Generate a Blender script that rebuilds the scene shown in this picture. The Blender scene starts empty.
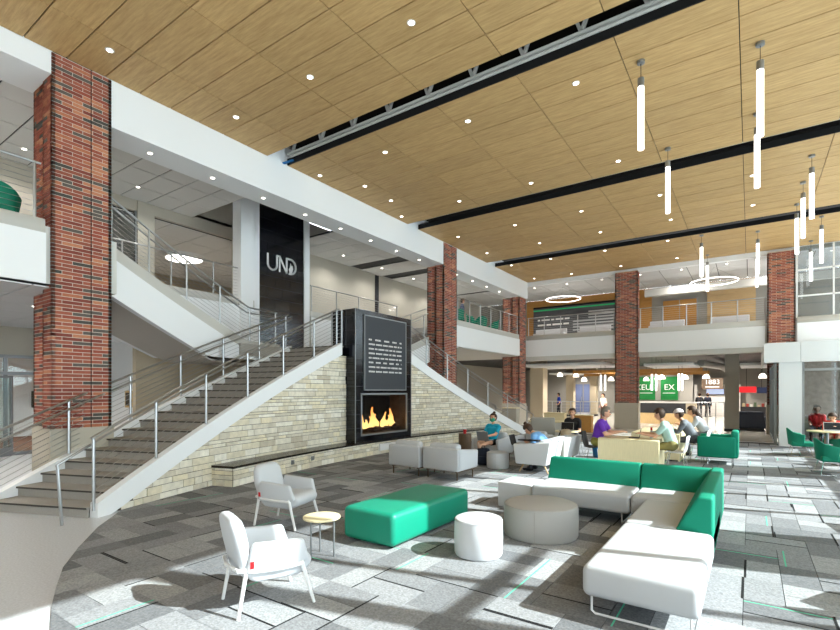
import bpy, bmesh, math, random
from mathutils import Vector, Matrix
import numpy as np
random.seed(7)
SC = bpy.context.scene
COL = SC.collection
R_ = math.radians
PI = math.pi

# ------------------------------------------------------------------ camera, world, sun, exposure
F_PX = 481.0
YAW = math.atan2(330.0, F_PX)
cam_d = bpy.data.cameras.new('camera')
cam = bpy.data.objects.new('camera', cam_d)
COL.objects.link(cam)
cam.location = (0, 0, 1.9)
cam.rotation_euler = (PI/2, 0, YAW)
cam_d.sensor_width = 36.0
cam_d.lens = F_PX/840*36.0
cam_d.shift_y = 76.0/840
cam_d.clip_start = 0.05
cam_d.clip_end = 300
SC.camera = cam

SC.view_settings.view_transform = 'Standard'
SC.view_settings.look = 'None'
SC.view_settings.gamma = 1.0
SC.view_settings.use_curve_mapping = False
SC.view_settings.exposure = 0.2

w = bpy.data.worlds.new('sky'); SC.world = w; w.use_nodes = True
bgn = w.node_tree.nodes['Background']
bgn.inputs['Color'].default_value = (0.89, 0.945, 1.0, 1)
bgn.inputs['Strength'].default_value = 5.8

sun_d = bpy.data.lights.new('sun', 'SUN'); sun_d.energy = 13.5; sun_d.angle = R_(0.5); sun_d.color = (1.0, 0.99, 0.97)
sun = bpy.data.objects.new('sun', sun_d); COL.objects.link(sun)
sd = Vector((-0.966*math.cos(R_(37)), -0.257*math.cos(R_(37)), -math.sin(R_(37))))
sun.rotation_euler = sd.to_track_quat('-Z', 'Y').to_euler()
sun.location = (30, 8, 25)

cy = SC.cycles
cy.use_denoising = True
cy.max_bounces = 10; cy.diffuse_bounces = 6; cy.glossy_bounces = 3; cy.transmission_bounces = 6; cy.transparent_max_bounces = 12
cy.caustics_reflective = False; cy.caustics_refractive = False
cy.sample_clamp_indirect = 6.0
cy.blur_glossy = 1.0

# ------------------------------------------------------------------ materials
def srgb(r, g, b):
    f = lambda v: v/12.92 if v <= 0.04045 else ((v+0.055)/1.055)**2.4
    return (f(r/255), f(g/255), f(b/255), 1)
MATS = {}
def mat(name, rgb, rough=0.6, metal=0.0, spec=0.3, var=0.0, vscale=6.0, bump=0.0, bscale=60.0, emit=0.0, alpha=None, stretch=None, rnd=0.0):
    """principled surface; var = colour variation by noise, rnd = variation per object"""
    if name in MATS: return MATS[name]
    m = bpy.data.materials.new(name); m.use_nodes = True
    nt = m.node_tree; b = nt.nodes['Principled BSDF']
    c = srgb(*rgb)
    b.inputs['Base Color'].default_value = c
    b.inputs['Roughness'].default_value = rough
    b.inputs['Metallic'].default_value = metal
    b.inputs['Specular IOR Level'].default_value = spec
    if emit:
        b.inputs['Emission Color'].default_value = c
        b.inputs['Emission Strength'].default_value = emit
    if var or bump:
        tc = nt.nodes.new('ShaderNodeTexCoord')
        mp = nt.nodes.new('ShaderNodeMapping')
        nt.links.new(tc.outputs['Object'], mp.inputs['Vector'])
        if stretch: mp.inputs['Scale'].default_value = stretch
    last = None
    if var:
        n = nt.nodes.new('ShaderNodeTexNoise'); n.inputs['Scale'].default_value = vscale; n.inputs['Detail'].default_value = 4
        nt.links.new(mp.outputs[0], n.inputs['Vector'])
        mr = nt.nodes.new('ShaderNodeMapRange'); mr.inputs[1].default_value = .25; mr.inputs[2].default_value = .75
        mr.inputs[3].default_value = 1-var; mr.inputs[4].default_value = 1+var
        nt.links.new(n.outputs['Fac'], mr.inputs[0]); last = mr.outputs[0]
    if rnd:
        oi = nt.nodes.new('ShaderNodeObjectInfo')
        mr2 = nt.nodes.new('ShaderNodeMapRange'); mr2.inputs[3].default_value = 1-rnd; mr2.inputs[4].default_value = 1+rnd
        nt.links.new(oi.outputs['Random'], mr2.inputs[0])
        if last:
            mm = nt.nodes.new('ShaderNodeMath'); mm.operation = 'MULTIPLY'
            nt.links.new(last, mm.inputs[0]); nt.links.new(mr2.outputs[0], mm.inputs[1]); last = mm.outputs[0]
        else: last = mr2.outputs[0]
    if last:
        vm = nt.nodes.new('ShaderNodeVectorMath'); vm.operation = 'SCALE'
        vm.inputs[0].default_value = c[:3]; nt.links.new(last, vm.inputs['Scale'])
        nt.links.new(vm.outputs[0], b.inputs['Base Color'])
    if bump:
        n2 = nt.nodes.new('ShaderNodeTexNoise'); n2.inputs['Scale'].default_value = bscale; n2.inputs['Detail'].default_value = 3
        nt.links.new(mp.outputs[0], n2.inputs['Vector'])
        bp = nt.nodes.new('ShaderNodeBump'); bp.inputs['Strength'].default_value = bump; bp.inputs['Distance'].default_value = 0.02
        nt.links.new(n2.outputs['Fac'], bp.inputs['Height']); nt.links.new(bp.outputs[0], b.inputs['Normal'])
    MATS[name] = m
    return m

def mat_ramp(name, stops, source='object', rough=0.8, spec=0.2, noise=0.12, nscale=25.0, bump=0.15):
    """one colour per piece, picked at random from a constant ramp; source: per object or a face attribute 'rnd'"""
    key = name+source
    if key in MATS: return MATS[key]
    m = bpy.data.materials.new(key); m.use_nodes = True
    nt = m.node_tree; b = nt.nodes['Principled BSDF']
    b.inputs['Roughness'].default_value = rough; b.inputs['Specular IOR Level'].default_value = spec
    if source == 'object':
        s = nt.nodes.new('ShaderNodeObjectInfo').outputs['Random']
    else:
        an = nt.nodes.new('ShaderNodeAttribute'); an.attribute_name = 'rnd'; s = an.outputs['Fac']
    cr = nt.nodes.new('ShaderNodeValToRGB'); cr.color_ramp.interpolation = 'CONSTANT'
    e = cr.color_ramp.elements
    while len(e) > 1: e.remove(e[-1])
    for i, (p, c) in enumerate(stops):
        el = e[0] if i == 0 else e.new(p)
        el.position = p; el.color = srgb(*c)
    nt.links.new(s, cr.inputs[0])
    g = nt.nodes.new('ShaderNodeNewGeometry')
    n = nt.nodes.new('ShaderNodeTexNoise'); n.inputs['Scale'].default_value = nscale; n.inputs['Detail'].default_value = 4
    nt.links.new(g.outputs['Position'], n.inputs['Vector'])
    mr = nt.nodes.new('ShaderNodeMapRange'); mr.inputs[1].default_value = .25; mr.inputs[2].default_value = .75
    mr.inputs[3].default_value = 1-noise; mr.inputs[4].default_value = 1+noise
    nt.links.new(n.outputs['Fac'], mr.inputs[0])
    vm = nt.nodes.new('ShaderNodeVectorMath'); vm.operation = 'SCALE'
    nt.links.new(cr.outputs[0], vm.inputs[0]); nt.links.new(mr.outputs[0], vm.inputs['Scale'])
    nt.links.new(vm.outputs[0], b.inputs['Base Color'])
    if bump:
        bp = nt.nodes.new('ShaderNodeBump'); bp.inputs['Strength'].default_value = bump; bp.inputs['Distance'].default_value = 0.01
        nt.links.new(n.outputs['Fac'], bp.inputs['Height']); nt.links.new(bp.outputs[0], b.inputs['Normal'])
    MATS[key] = m
    return m

def mat_glass(name, tint=(0.9, 0.95, 0.95), gloss=0.08):
    if name in MATS: return MATS[name]
    m = bpy.data.materials.new(name); m.use_nodes = True
    nt = m.node_tree; nt.nodes.clear()
    out = nt.nodes.new('ShaderNodeOutputMaterial'); mx = nt.nodes.new('ShaderNodeMixShader')
    t = nt.nodes.new('ShaderNodeBsdfTransparent'); t.inputs[0].default_value = (*tint, 1)
    g = nt.nodes.new('ShaderNodeBsdfGlossy'); g.inputs['Roughness'].default_value = 0.02
    mx.inputs[0].default_value = gloss
    nt.links.new(t.outputs[0], mx.inputs[1]); nt.links.new(g.outputs[0], mx.inputs[2]); nt.links.new(mx.outputs[0], out.inputs[0])
    MATS[name] = m
    return m

def mat_wood_ceiling():
    m = bpy.data.materials.new('ceiling_wood'); m.use_nodes = True
    nt = m.node_tree; b = nt.nodes['Principled BSDF']
    b.inputs['Roughness'].default_value = 0.55; b.inputs['Specular IOR Level'].default_value = 0.25
    tc = nt.nodes.new('ShaderNodeNewGeometry'); oi = nt.nodes.new('ShaderNodeObjectInfo')
    mp = nt.nodes.new('ShaderNodeMapping'); mp.inputs['Scale'].default_value = (0.9, 9.0, 1)
    nt.links.new(tc.outputs['Position'], mp.inputs['Vector'])
    ad = nt.nodes.new('ShaderNodeVectorMath'); ad.operation = 'ADD'
    sc = nt.nodes.new('ShaderNodeVectorMath'); sc.operation = 'SCALE'; sc.inputs[0].default_value = (17, 31, 9)
    nt.links.new(oi.outputs['Random'], sc.inputs['Scale'])
    nt.links.new(mp.outputs[0], ad.inputs[0]); nt.links.new(sc.outputs[0], ad.inputs[1])
    n = nt.nodes.new('ShaderNodeTexNoise'); n.inputs['Scale'].default_value = 2.2; n.inputs['Detail'].default_value = 6; n.inputs['Roughness'].default_value = .7
    nt.links.new(ad.outputs[0], n.inputs['Vector'])
    cr = nt.nodes.new('ShaderNodeValToRGB')
    cr.color_ramp.elements[0].position = .28; cr.color_ramp.elements[0].color = srgb(*WOOD_A)
    cr.color_ramp.elements[1].position = .72; cr.color_ramp.elements[1].color = srgb(*WOOD_B)
    nt.links.new(n.outputs['Fac'], cr.inputs[0])
    mr = nt.nodes.new('ShaderNodeMapRange'); mr.inputs[3].default_value = .95; mr.inputs[4].default_value = 1.05
    nt.links.new(oi.outputs['Random'], mr.inputs[0])
    vm = nt.nodes.new('ShaderNodeVectorMath'); vm.operation = 'SCALE'
    nt.links.new(cr.outputs[0], vm.inputs[0]); nt.links.new(mr.outputs[0], vm.inputs['Scale'])
    nt.links.new(vm.outputs[0], b.inputs['Base Color'])
    return m
WOOD_A = (172, 138, 90); WOOD_B = (208, 174, 122)

M = dict(
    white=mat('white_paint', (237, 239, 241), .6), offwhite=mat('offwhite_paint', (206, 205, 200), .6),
    greypaint=mat('grey_paint', (150, 147, 140), .6), beige=mat('beige_wall', (182, 176, 163), .7), tan=mat('tan_wall', (180, 168, 146), .7),
    cap=mat('parapet_cap', (196, 194, 188), .5), black=mat('black_matt', (14, 14, 15), .6), dark=mat('dark_grey', (46, 47, 50), .5),
    steel=mat('brushed_steel', (176, 178, 180), .32, 1.0), chrome=mat('chrome', (205, 207, 210), .15, 1.0), alu=mat('aluminium', (150, 153, 155), .4, .8),
    tile_ceiling=mat('ceiling_tile', (212, 212, 212), .8, var=.03, vscale=40), terrazzo=mat('terrazzo', (202, 205, 210), .28, spec=.45, var=.16, vscale=45),
    tilefloor=mat('court_floor_tile', (182, 177, 168), .25, spec=.5, var=.06, vscale=3),
    tread=mat('stair_tread', (156, 152, 146), .7, var=.08, vscale=80), riser=mat('stair_riser', (164, 160, 154), .7, var=.06, vscale=60), nosing=mat('stair_nosing', (74, 70, 66), .7),
    mortar=mat('mortar', (206, 196, 184), .9), grout=mat('stone_joint', (92, 86, 75), .95),
    slab=mat('bench_slab', (46, 40, 35), .25, spec=.5, var=.15, vscale=12), tile=mat('black_granite_tile', (13, 15, 22), .12, spec=.6, var=.2, vscale=9),
    tilegrout=mat('tile_grout', (84, 86, 92), .6), plaque=mat('plaque_slate', (58, 62, 68), .45), letter=mat('letter_white', (232, 232, 230), .4),
    vinyl=mat('white_upholstery', (201, 203, 207), .5, spec=.35, bump=.02, bscale=90), vinyl_grey=mat('light_grey_upholstery', (185, 187, 191), .6, bump=.03, bscale=120),
    pale=mat('pale_grey_fabric', (195, 197, 201), .75, bump=.04, bscale=200), whitefab=mat('white_fabric', (205, 206, 209), .75, bump=.04, bscale=200),
    green=mat('green_fabric', (10, 130, 104), .7, spec=.25, bump=.03, bscale=200, var=.05, vscale=3), greenv=mat('green_vinyl', (16, 134, 108), .42, spec=.4, var=.04, vscale=3),
    greend=mat('green_shell', (10, 124, 98), .6, spec=.3), wmetal=mat('white_metal', (228, 228, 228), .35, spec=.5), bronze=mat('bronze_leg', (92, 78, 62), .35, .9),
    lightwood=mat('light_wood', (206, 176, 128), .5, var=.12, vscale=4, stretch=(12, 1, 1)), birch=mat('birch_laminate', (226, 212, 172), .5, var=.06, vscale=4, stretch=(10, 1, 1)),
    oak=mat('oak_panel', (176, 128, 68), .5, var=.12, vscale=3, stretch=(2, 2, 14)), palewood=mat('pale_oak_wall', (196, 166, 122), .55, var=.08, vscale=3, stretch=(1, 1, 12)), walnut=mat('walnut_veneer', (98, 80, 64), .5, var=.2, vscale=5, stretch=(8, 8, 1)),
    legwood=mat('leg_wood', (190, 160, 120), .5), skin=mat('skin', (214, 164, 136), .55), hair_brown=mat('hair_brown', (62, 44, 32), .6), hair_grey=mat('hair_grey', (122, 112, 102), .6),
    red=mat('red_plastic', (190, 30, 34), .4), deck=mat('roof_deck', (40, 36, 31), .9), truss=mat('truss_steel', (196, 196, 192), .5), pipe=mat('duct_pipe', (188, 188, 184), .45),
    blue=mat('blue_cover', (40, 110, 170), .5), screen=mat('laptop_black', (22, 23, 26), .3), laptop=mat('laptop_silver', (150, 150, 152), .35, .6),
)
M['glass'] = mat_glass('clear_glass'); M['glass_fire'] = mat_glass('fireplace_glass', (.86, .86, .86), .04); M['glass_dark'] = mat_glass('tinted_glass', (.68, .72, .74), .05)
M['ceil'] = mat_wood_ceiling()
LED = mat('led_white', (255, 247, 232), .5, emit=9.0); TUBE = mat('pendant_acrylic', (255, 252, 246), .5, emit=2.6); RING = mat('ring_led', (255, 250, 240), .5, emit=4.5)
BRICK = [(0, (148, 86, 70)), (.24, (160, 94, 76)), (.44, (130, 70, 60)), (.60, (176, 112, 84)), (.72, (188, 128, 98)), (.78, (96, 90, 84)), (.89, (78, 76, 72)), (.93, (152, 82, 66))]
STONE = [(0, (228, 222, 206)), (.2, (218, 210, 192)), (.4, (236, 231, 218)), (.56, (222, 213, 190)), (.72, (208, 200, 182)), (.86, (230, 220, 194)), (.96, (198, 188, 168))]
CARPET = [(0, (128, 129, 132)), (.16, (142, 143, 146)), (.34, (120, 121, 124)), (.5, (152, 153, 155)), (.64, (135, 136, 139)), (.8, (110, 111, 114)), (.9, (160, 161, 163))]

# ------------------------------------------------------------------ mesh helpers
class MB:
    def __init__(s): s.v = []; s.f = []; s.m = []; s.a = []
    def add(s, vs, fs, mi=0, a=0.0):
        o = len(s.v); s.v += [tuple(x) for x in vs]
        for f in fs: s.f.append([i+o for i in f]); s.m.append(mi); s.a.append(a)
        return s
    def box(s, x0, x1, y0, y1, z0, z1, mi=0, a=0.0):
        return s.add([(x0,y0,z0),(x1,y0,z0),(x1,y1,z0),(x0,y1,z0),(x0,y0,z1),(x1,y0,z1),(x1,y1,z1),(x0,y1,z1)],
                     [(0,3,2,1),(4,5,6,7),(0,1,5,4),(1,2,6,5),(2,3,7,6),(3,0,4,7)], mi, a)
    def bar(s, p, q, wd, ht, mi=0):
        """box beam from p to q, wd across (horizontal), ht across (upright)"""
        p = Vector(p); q = Vector(q); d = (q-p).normalized()
        up = Vector((0,0,1)) if abs(d.z) < .95 else Vector((0,1,0))
        sx = d.cross(up).normalized(); uz = sx.cross(d)
        vs = [b + sx*i*wd/2 + uz*j*ht/2 for b in (p, q) for (i, j) in ((-1,-1),(1,-1),(1,1),(-1,1))]
        return s.add(vs, [(0,1,2,3)[::-1],(4,5,6,7),(0,1,5,4),(1,2,6,5),(2,3,7,6),(3,0,4,7)], mi)
    def tube(s, pts, r, n=8, mi=0, cap=True):
        pts = [Vector(p) for p in pts]; rs = r if isinstance(r, (list, tuple)) else [r]*len(pts)
        vs = []; fs = []; ref = None
        for i, p in enumerate(pts):
            d = ((pts[min(i+1, len(pts)-1)] - pts[max(i-1, 0)])).normalized()
            if ref is None: ref = Vector((0,0,1)) if abs(d.z) < .9 else Vector((1,0,0))
            sx = d.cross(ref).normalized(); uz = sx.cross(d).normalized(); ref = uz
            vs += [p + (sx*math.cos(2*PI*k/n) + uz*math.sin(2*PI*k/n))*rs[i] for k in range(n)]
        for i in range(len(pts)-1):
            for k in range(n):
                fs.append((i*n+k, i*n+(k+1) % n, (i+1)*n+(k+1) % n, (i+1)*n+k))
        if cap: fs += [tuple(range(n))[::-1], tuple((len(pts)-1)*n+k for k in range(n))]
        return s.add(vs, fs, mi)
    def lathe(s, prof, c=(0,0,0), n=24, mi=0):
        vs = []; fs = []
        for (r, z) in prof: vs += [(c[0]+r*math.cos(2*PI*k/n), c[1]+r*math.sin(2*PI*k/n), c[2]+z) for k in range(n)]
        for i in range(len(prof)-1):
            for k in range(n): fs.append((i*n+k, i*n+(k+1) % n, (i+1)*n+(k+1) % n, (i+1)*n+k))
        fs += [tuple(range(n))[::-1], tuple((len(prof)-1)*n+k for k in range(n))]
        return s.add(vs, fs, mi)
    def prism(s, poly, z0, z1, mi=0, a=0.0):
        n = len(poly)
        return s.add([(x,y,z0) for x,y in poly]+[(x,y,z1) for x,y in poly],
                     [tuple(range(n))[::-1], tuple(range(n, 2*n))]+[(k,(k+1) % n, n+(k+1) % n, n+k) for k in range(n)], mi, a)
    def strip(s, lo_in, hi_in, lo_out, hi_out, mi=0):
        """curved band: four matching polylines (inner/outer, low/high)"""
        n = len(lo_in); vs = []; fs = []
        for i in range(n): vs += [lo_in[i], hi_in[i], hi_out[i], lo_out[i]]
        for i in range(n-1):
            for k in range(4): fs.append((4*i+k, 4*i+(k+1) % 4, 4*i+4+(k+1) % 4, 4*i+4+k))
        fs += [(3,2,1,0), tuple(4*(n-1)+k for k in range(4))]
        return s.add(vs, fs, mi)
    def mesh(s, name, mats, smooth=False, attr=False):
        me = bpy.data.meshes.new(name); me.from_pydata(s.v, [], s.f)
        for m_ in (mats if isinstance(mats, (list, tuple)) else [mats]): me.materials.append(m_)
        me.polygons.foreach_set('material_index', s.m)
        if attr:
            at = me.attributes.new('rnd', 'FLOAT', 'FACE'); at.data.foreach_set('value', s.a)
        bm = bmesh.new(); bm.from_mesh(me); bmesh.ops.recalc_face_normals(bm, faces=bm.faces); bm.to_mesh(me); bm.free()
        if smooth: smooth_mesh(me)
        me.update(); return me
    def build(s, name, mats, parent=None, loc=(0,0,0), rz=0.0, smooth=False, attr=False):
        return link(name, s.mesh(name, mats, smooth, attr), parent, loc, rz)

def smooth_mesh(me, ang=38):
    me.polygons.foreach_set('use_smooth', [True]*len(me.polygons))
    try: me.set_sharp_from_angle(angle=R_(ang))
    except Exception: pass
def link(name, me, parent=None, loc=(0,0,0), rz=0.0, scale=None):
    o = bpy.data.objects.new(name, me); COL.objects.link(o); o.location = loc; o.rotation_euler[2] = rz
    if scale: o.scale = scale
    if parent: o.parent = parent
    return o
def tag(o, label=None, cat=None, group=None, kind=None):
    if label: o['label'] = label
    if cat: o['category'] = cat
    if group: o['group'] = group
    if kind: o['kind'] = kind
    return o
def thing(name, label, cat, loc=(0,0,0), rz=0.0, group=None, kind=None):
    return tag(link(name, None, None, loc, rz), label, cat, group, kind)
def struct(o, label=None, cat=None): return tag(o, label, cat, None, 'structure')
def bevelled(name, mb, r, mats, parent=None, loc=(0,0,0), rz=0.0, seg=3, subdiv=0, ang=30):
    """soft-edged solid: bevel every sharp edge of mb's mesh"""
    me = mb.mesh(name, mats)
    bm = bmesh.new(); bm.from_mesh(me)
    es = [e for e in bm.edges if len(e.link_faces) == 2 and e.calc_face_angle(0) > R_(ang)]
    bmesh.ops.bevel(bm, geom=es, offset=r, segments=seg, profile=.5, affect='EDGES', clamp_overlap=True)
    bm.to_mesh(me); bm.free(); smooth_mesh(me, 60); me.update()
    return link(name, me, parent, loc, rz)
def rbox(name, b, r, mats, parent=None, loc=(0,0,0), rz=0.0, seg=3): return bevelled(name, MB().box(*b), r, mats, parent, loc, rz, seg)
def copy_tree(o, parent=None):
    c = o.copy(); COL.objects.link(c); c.parent = parent
    for ch in list(o.children): copy_tree(ch, c)
    return c
def dup(o, loc, rz, label=None, group=None):
    c = copy_tree(o); c.location = loc; c.rotation_euler[2] = rz
    if label: c['label'] = label
    if group: c['group'] = group
    return c
def spot(loc, energy, size=150, color=(1, .93, .84), r=.06, blend=.6, name='downlight_or_fill_lamp', aim=None):  # serves real downlights and bare fill spots added where no fixture hangs
    l = bpy.data.lights.new(name, 'SPOT'); l.energy = energy; l.spot_size = R_(size); l.spot_blend = blend; l.color = color; l.shadow_soft_size = r
    o = bpy.data.objects.new(name, l); COL.objects.link(o); o.location = loc
    if aim: o.rotation_euler = (Vector(aim)-Vector(loc)).to_track_quat('-Z', 'Y').to_euler()
    return o
def circle_pts(r, z=0, c=(0,0), n=48, a0=0, a1=2*PI, closed=True):
    return [(c[0]+r*math.cos(a0+(a1-a0)*k/n), c[1]+r*math.sin(a0+(a1-a0)*k/n), z) for k in range(n+1)]
BF = None
def text_mesh(name, body, size, mat_, parent, loc, rot, extrude=.006, align='CENTER', space=1.0):
    cu = bpy.data.curves.new(name, 'FONT'); cu.body = body; cu.size = size; cu.extrude = extrude; cu.align_x = align; cu.align_y = 'CENTER'; cu.space_character = space
    t = bpy.data.objects.new(name+'_tmp', cu); COL.objects.link(t)
    dg = bpy.context.evaluated_depsgraph_get(); dg.update()
    me = bpy.data.meshes.new_from_object(t.evaluated_get(dg)); bpy.data.objects.remove(t)
    me.materials.clear(); me.materials.append(mat_)
    o = link(name, me, parent, loc); o.rotation_euler = rot
    return o
# ------------------------------------------------------------------ main dimensions (metres)
EX = -10.5           # atrium side of the left column row and edge of the timber ceiling
ZC = 8.1             # timber ceiling
Z2 = 4.9             # upper floor
YF = 26.1            # front of the far gallery
CX, CY, RI, RO = 13.3, 11.66, 23.0, 25.05   # arc of the two lower stair flights
TH0, TH1 = 21.7, 4.1
NR = 20; RISE = 3.21/20; ZL = 3.21
def arc(r, th, side=-1):
    """plan point on the stair arc; th degrees from the fireplace axis, side -1 = near flight, +1 = far flight"""
    return (CX - r*math.cos(R_(th)), CY + side*r*math.sin(R_(th)))

# ---- floor
o = MB().box(-24, 5.3, -6, 21.9, -.2, 0).build('floor', M['terrazzo']); struct(o, 'pale grey terrazzo floor at the foot of the stairs', 'floor')
o = MB().box(-24, 9, 21.9, 48, -.2, 0.0).build('floor', M['tilefloor']); struct(o, 'polished grey tile floor of the food court under the far gallery', 'floor')

# ---- carpet: basket-weave planks
EDGE = [(6, 1.1), (-2, 1.16), (-3, 1.2), (-4, 1.34), (-4.59, 1.49), (-5.03, 1.64), (-5.52, 1.84), (-6.08, 2.09), (-6.7, 2.46), (-7.48, 2.98), (-8.29, 3.66), (-9.2, 4.5), (-10.2, 5.6)]
def clip(poly):
    for (ax, ay), (bx_, by_) in zip(EDGE[:-1], EDGE[1:]):
        nx, ny = (by_-ay), -(bx_-ax)          # points to +Y side
        out = []
        for i in range(len(poly)):
            p, q = poly[i], poly[(i+1) % len(poly)]
            dp = (p[0]-ax)*nx+(p[1]-ay)*ny; dq = (q[0]-ax)*nx+(q[1]-ay)*ny
            if dp >= 0: out.append(p)
            if dp*dq < 0:
                t = dp/(dp-dq); out.append((p[0]+(q[0]-p[0])*t, p[1]+(q[1]-p[1])*t))
        poly = out
        if len(poly) < 3: return []
    return poly
base_poly = clip([(-11, .5), (5.2, .5), (5.2, 21.7), (-11, 21.7)])
carpet = MB().prism(base_poly, .0005, .002).build('carpet', mat('carpet_backing', (60, 61, 64), .95)); struct(carpet, 'charcoal grey carpet of woven planks with green flecks in the lounge', 'carpet')
CELL = .62; PW = CELL/2
ACC_K = mat('carpet_black_line', (24, 24, 26), .95); ACC_G = mat('carpet_green_line', (92, 190, 156), .95)
def carpet_mat(src):
    m = mat_ramp('carpet_plank_', CARPET, src, rough=.95, spec=.1, noise=.32, nscale=55, bump=.4)
    return m
def plank_mb(kind):
    L, W2 = CELL-.006, PW-.006
    mb = MB().box(-L/2, L/2, -W2/2, W2/2, .002, .009)
    if kind == 1: mb.box(-L/2, L/2, -W2/2, -W2/2+.016, .009, .0105, 1)
    if kind == 2: mb.box(-L/2, L/2, -W2/2+.05, -W2/2+.064, .009, .0105, 1)
    if kind == 3: mb.box(-L/2, -L/2+.016, -W2/2, W2/2, .009, .0105, 1)
    return mb
PM = [plank_mb(k).mesh('plank', [carpet_mat('object'), (ACC_K, ACC_K, ACC_G, ACC_K)[k]]) for k in range(4)]
planks = []; rest = MB()
rnd = random.Random(3)
for i in range(-18, 9):
    for j in range(0, 36):
        x0 = i*CELL + (.31 if j % 2 else 0) - .05; y0 = 1.0 + j*CELL*.985
        cx, cyy = x0+CELL/2, y0+CELL/2
        if math.hypot(cx-CX, cyy-CY) > RI+.35 and 2.5 < cyy < 20.6: continue
        if cx > 5 or cyy > 21.4: continue
        vert = (i+j*2+(j//2)) % 2 == 0
        for k in (-1, 1):
            px, py = (cx+k*PW/2, cyy) if vert else (cx, cyy+k*PW/2)
            u = rnd.random(); kind = 1 if u < .38 else (2 if u < .48 else (3 if u < .56 else 0))
            hx, hy = (PW/2-.003, CELL/2-.003) if vert else (CELL/2-.003, PW/2-.003)
            poly = [(px-hx, py-hy), (px+hx, py-hy), (px+hx, py+hy), (px-hx, py+hy)]
            cp = clip(poly)
            if not cp: continue
            full = len(cp) == 4 and all(min((p[0]-q[0])**2+(p[1]-q[1])**2 for q in poly) < 1e-8 for p in cp)
            d = -math.sin(YAW)*px+math.cos(YAW)*py; r = math.cos(YAW)*px+math.sin(YAW)*py
            seen = d > 3.4 and abs(r/d) < .9
            planks.append((d if seen else 1e3+d, px, py, vert, kind, full, cp))
planks.sort(key=lambda t: t[0])
n_obj = 0
for (d, px, py, vert, kind, full, cp) in planks:
    if d < 1e3 and n_obj < 300:
        n_obj += 1
        if full:
            link('carpet_plank', PM[kind], carpet, (px, py, 0), (PI/2 if vert else 0) + (PI if rnd.random() < .5 else 0))
        else:
            MB().prism(cp, .002, .009).build('carpet_plank', carpet_mat('object'), carpet)
    elif d < 1.5e3 or True:
        rest.prism(cp, .002, .009, 0, rnd.random())
        hx, hy = (PW/2-.003, CELL/2-.003) if vert else (CELL/2-.003, PW/2-.003)
        if full and kind:
            if kind == 1: b = (px-hx, px-hx+.016, py-hy, py+hy) if vert else (px-hx, px+hx, py-hy, py-hy+.016)
            elif kind == 2: b = (px-hx+.05, px-hx+.064, py-hy, py+hy) if vert else (px-hx, px+hx, py+hy-.064, py+hy-.05)
            else: b = (px-hx, px+hx, py-hy, py-hy+.016) if vert else (px-hx, px-hx+.016, py-hy, py+hy)
            rest.box(*b, .009, .0105, 2 if kind == 2 else 1)
tag(rest.build('carpet_plank_field', [carpet_mat('attr'), ACC_K, ACC_G], carpet, attr=True), kind='stuff')

# ---- timber ceiling: four rafts of panels with open slots between
ceil = MB()
SEC = [(-3.45, 8.19, 18), (8.86, 14.48, 8), (15.19, 21.01, 8), (21.92, 26.18, 6)]
for (a, b, n) in SEC: ceil.box(EX, 5.3, a if a > 0 else -7, b, ZC+.03, ZC+.06)
ceil = ceil.build('ceiling', M['black']); struct(ceil, 'honey coloured timber panel ceiling in four rafts', 'ceiling')
XL = [5.3, 3.5, 1.68, -.15, -1.97, -3.79, -5.63, -7.46, -9.29, EX]
pm = {}
for (a, b, n) in SEC:
    h = (b-a)/n
    for r in range(n):
        for x1, x0 in zip(XL[:-1], XL[1:]):
            key = (round(x1-x0, 3), round(h, 3))
            if key not in pm: pm[key] = MB().box(-(x1-x0)/2+.008, (x1-x0)/2-.008, -h/2+.011, h/2-.011, 0, .03).mesh('panel', M['ceil'])
            link('ceiling_panel', pm[key], ceil, ((x0+x1)/2, a+h*(r+.5), ZC))
for (a, b, n) in SEC[1:]:
    MB().box(EX+.02, 5.3, a-.03, a, ZC, ZC+.17).build('slot_fascia', M['black'], ceil)
MB().box(EX-.02, EX+.02, -3.45, 8.19, ZC+.03, ZC+.05).build('edge_trim', M['black'], ceil)
deck = MB().box(-16.5, 5.3, -4, 26.5, 9.6, 9.7).box(5.2, 5.3, -4, 26.5, ZC+.06, 9.6).build('ceiling', M['deck']); struct(deck, 'dark roof deck above the open ceiling slots', 'ceiling')
# roof trusses and pipes seen in the slots
def truss(y, label):
    t = thing('roof_truss', label, 'truss', (0, y, 0), 0, 'roof trusses above the slots')
    MB().bar((EX+.1, 0, ZC+.24), (5.2, 0, ZC+.24), .07, .05).build('bottom_chord', M['truss'], t)
    MB().bar((EX+.1, 0, ZC+1.25), (5.2, 0, ZC+1.25), .10, .09).build('top_chord', M['truss'], t)
    x = EX+.3
    while x < 4.8:
        MB().bar((x, 0, ZC+.24), (x+.35, 0, ZC+1.22), .06, .06).build('web', M['truss'], t)
        MB().bar((x+.75, 0, ZC+1.22), (x+1.1, 0, ZC+.24), .06, .06).build('web', M['truss'], t)
        x += 1.1
truss(8.78, 'white steel roof truss in the widest open ceiling slot nearest the camera')
truss(14.95, 'white steel roof truss above the second ceiling slot')
def pipe(y, z, r, label, x0=EX+.2):
    tag(MB().tube([(x0, y, z), (5.2, y, z)], r, 10).build('service_pipe', M['pipe'], smooth=True), label, 'pipe', 'service pipes above the ceiling slots')
pipe(8.79, ZC+.17, .035, 'long pale pipe running inside the widest ceiling slot')
tag(MB().bar((-5.6, 8.3, ZC+.25), (-5.4, 8.6, ZC+.8), .05, .05).build('sprinkler_pipe', M['red']), 'short red sprinkler pipe showing in the widest ceiling slot', 'pipe')
tag(MB().bar((EX-.02, 8.72, ZC+.02), (EX+.3, 8.82, ZC+.06), .07, .03).build('duct_strap', M['blue']), 'small blue strap at the stair-side end of the widest ceiling slot', 'strap')

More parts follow.
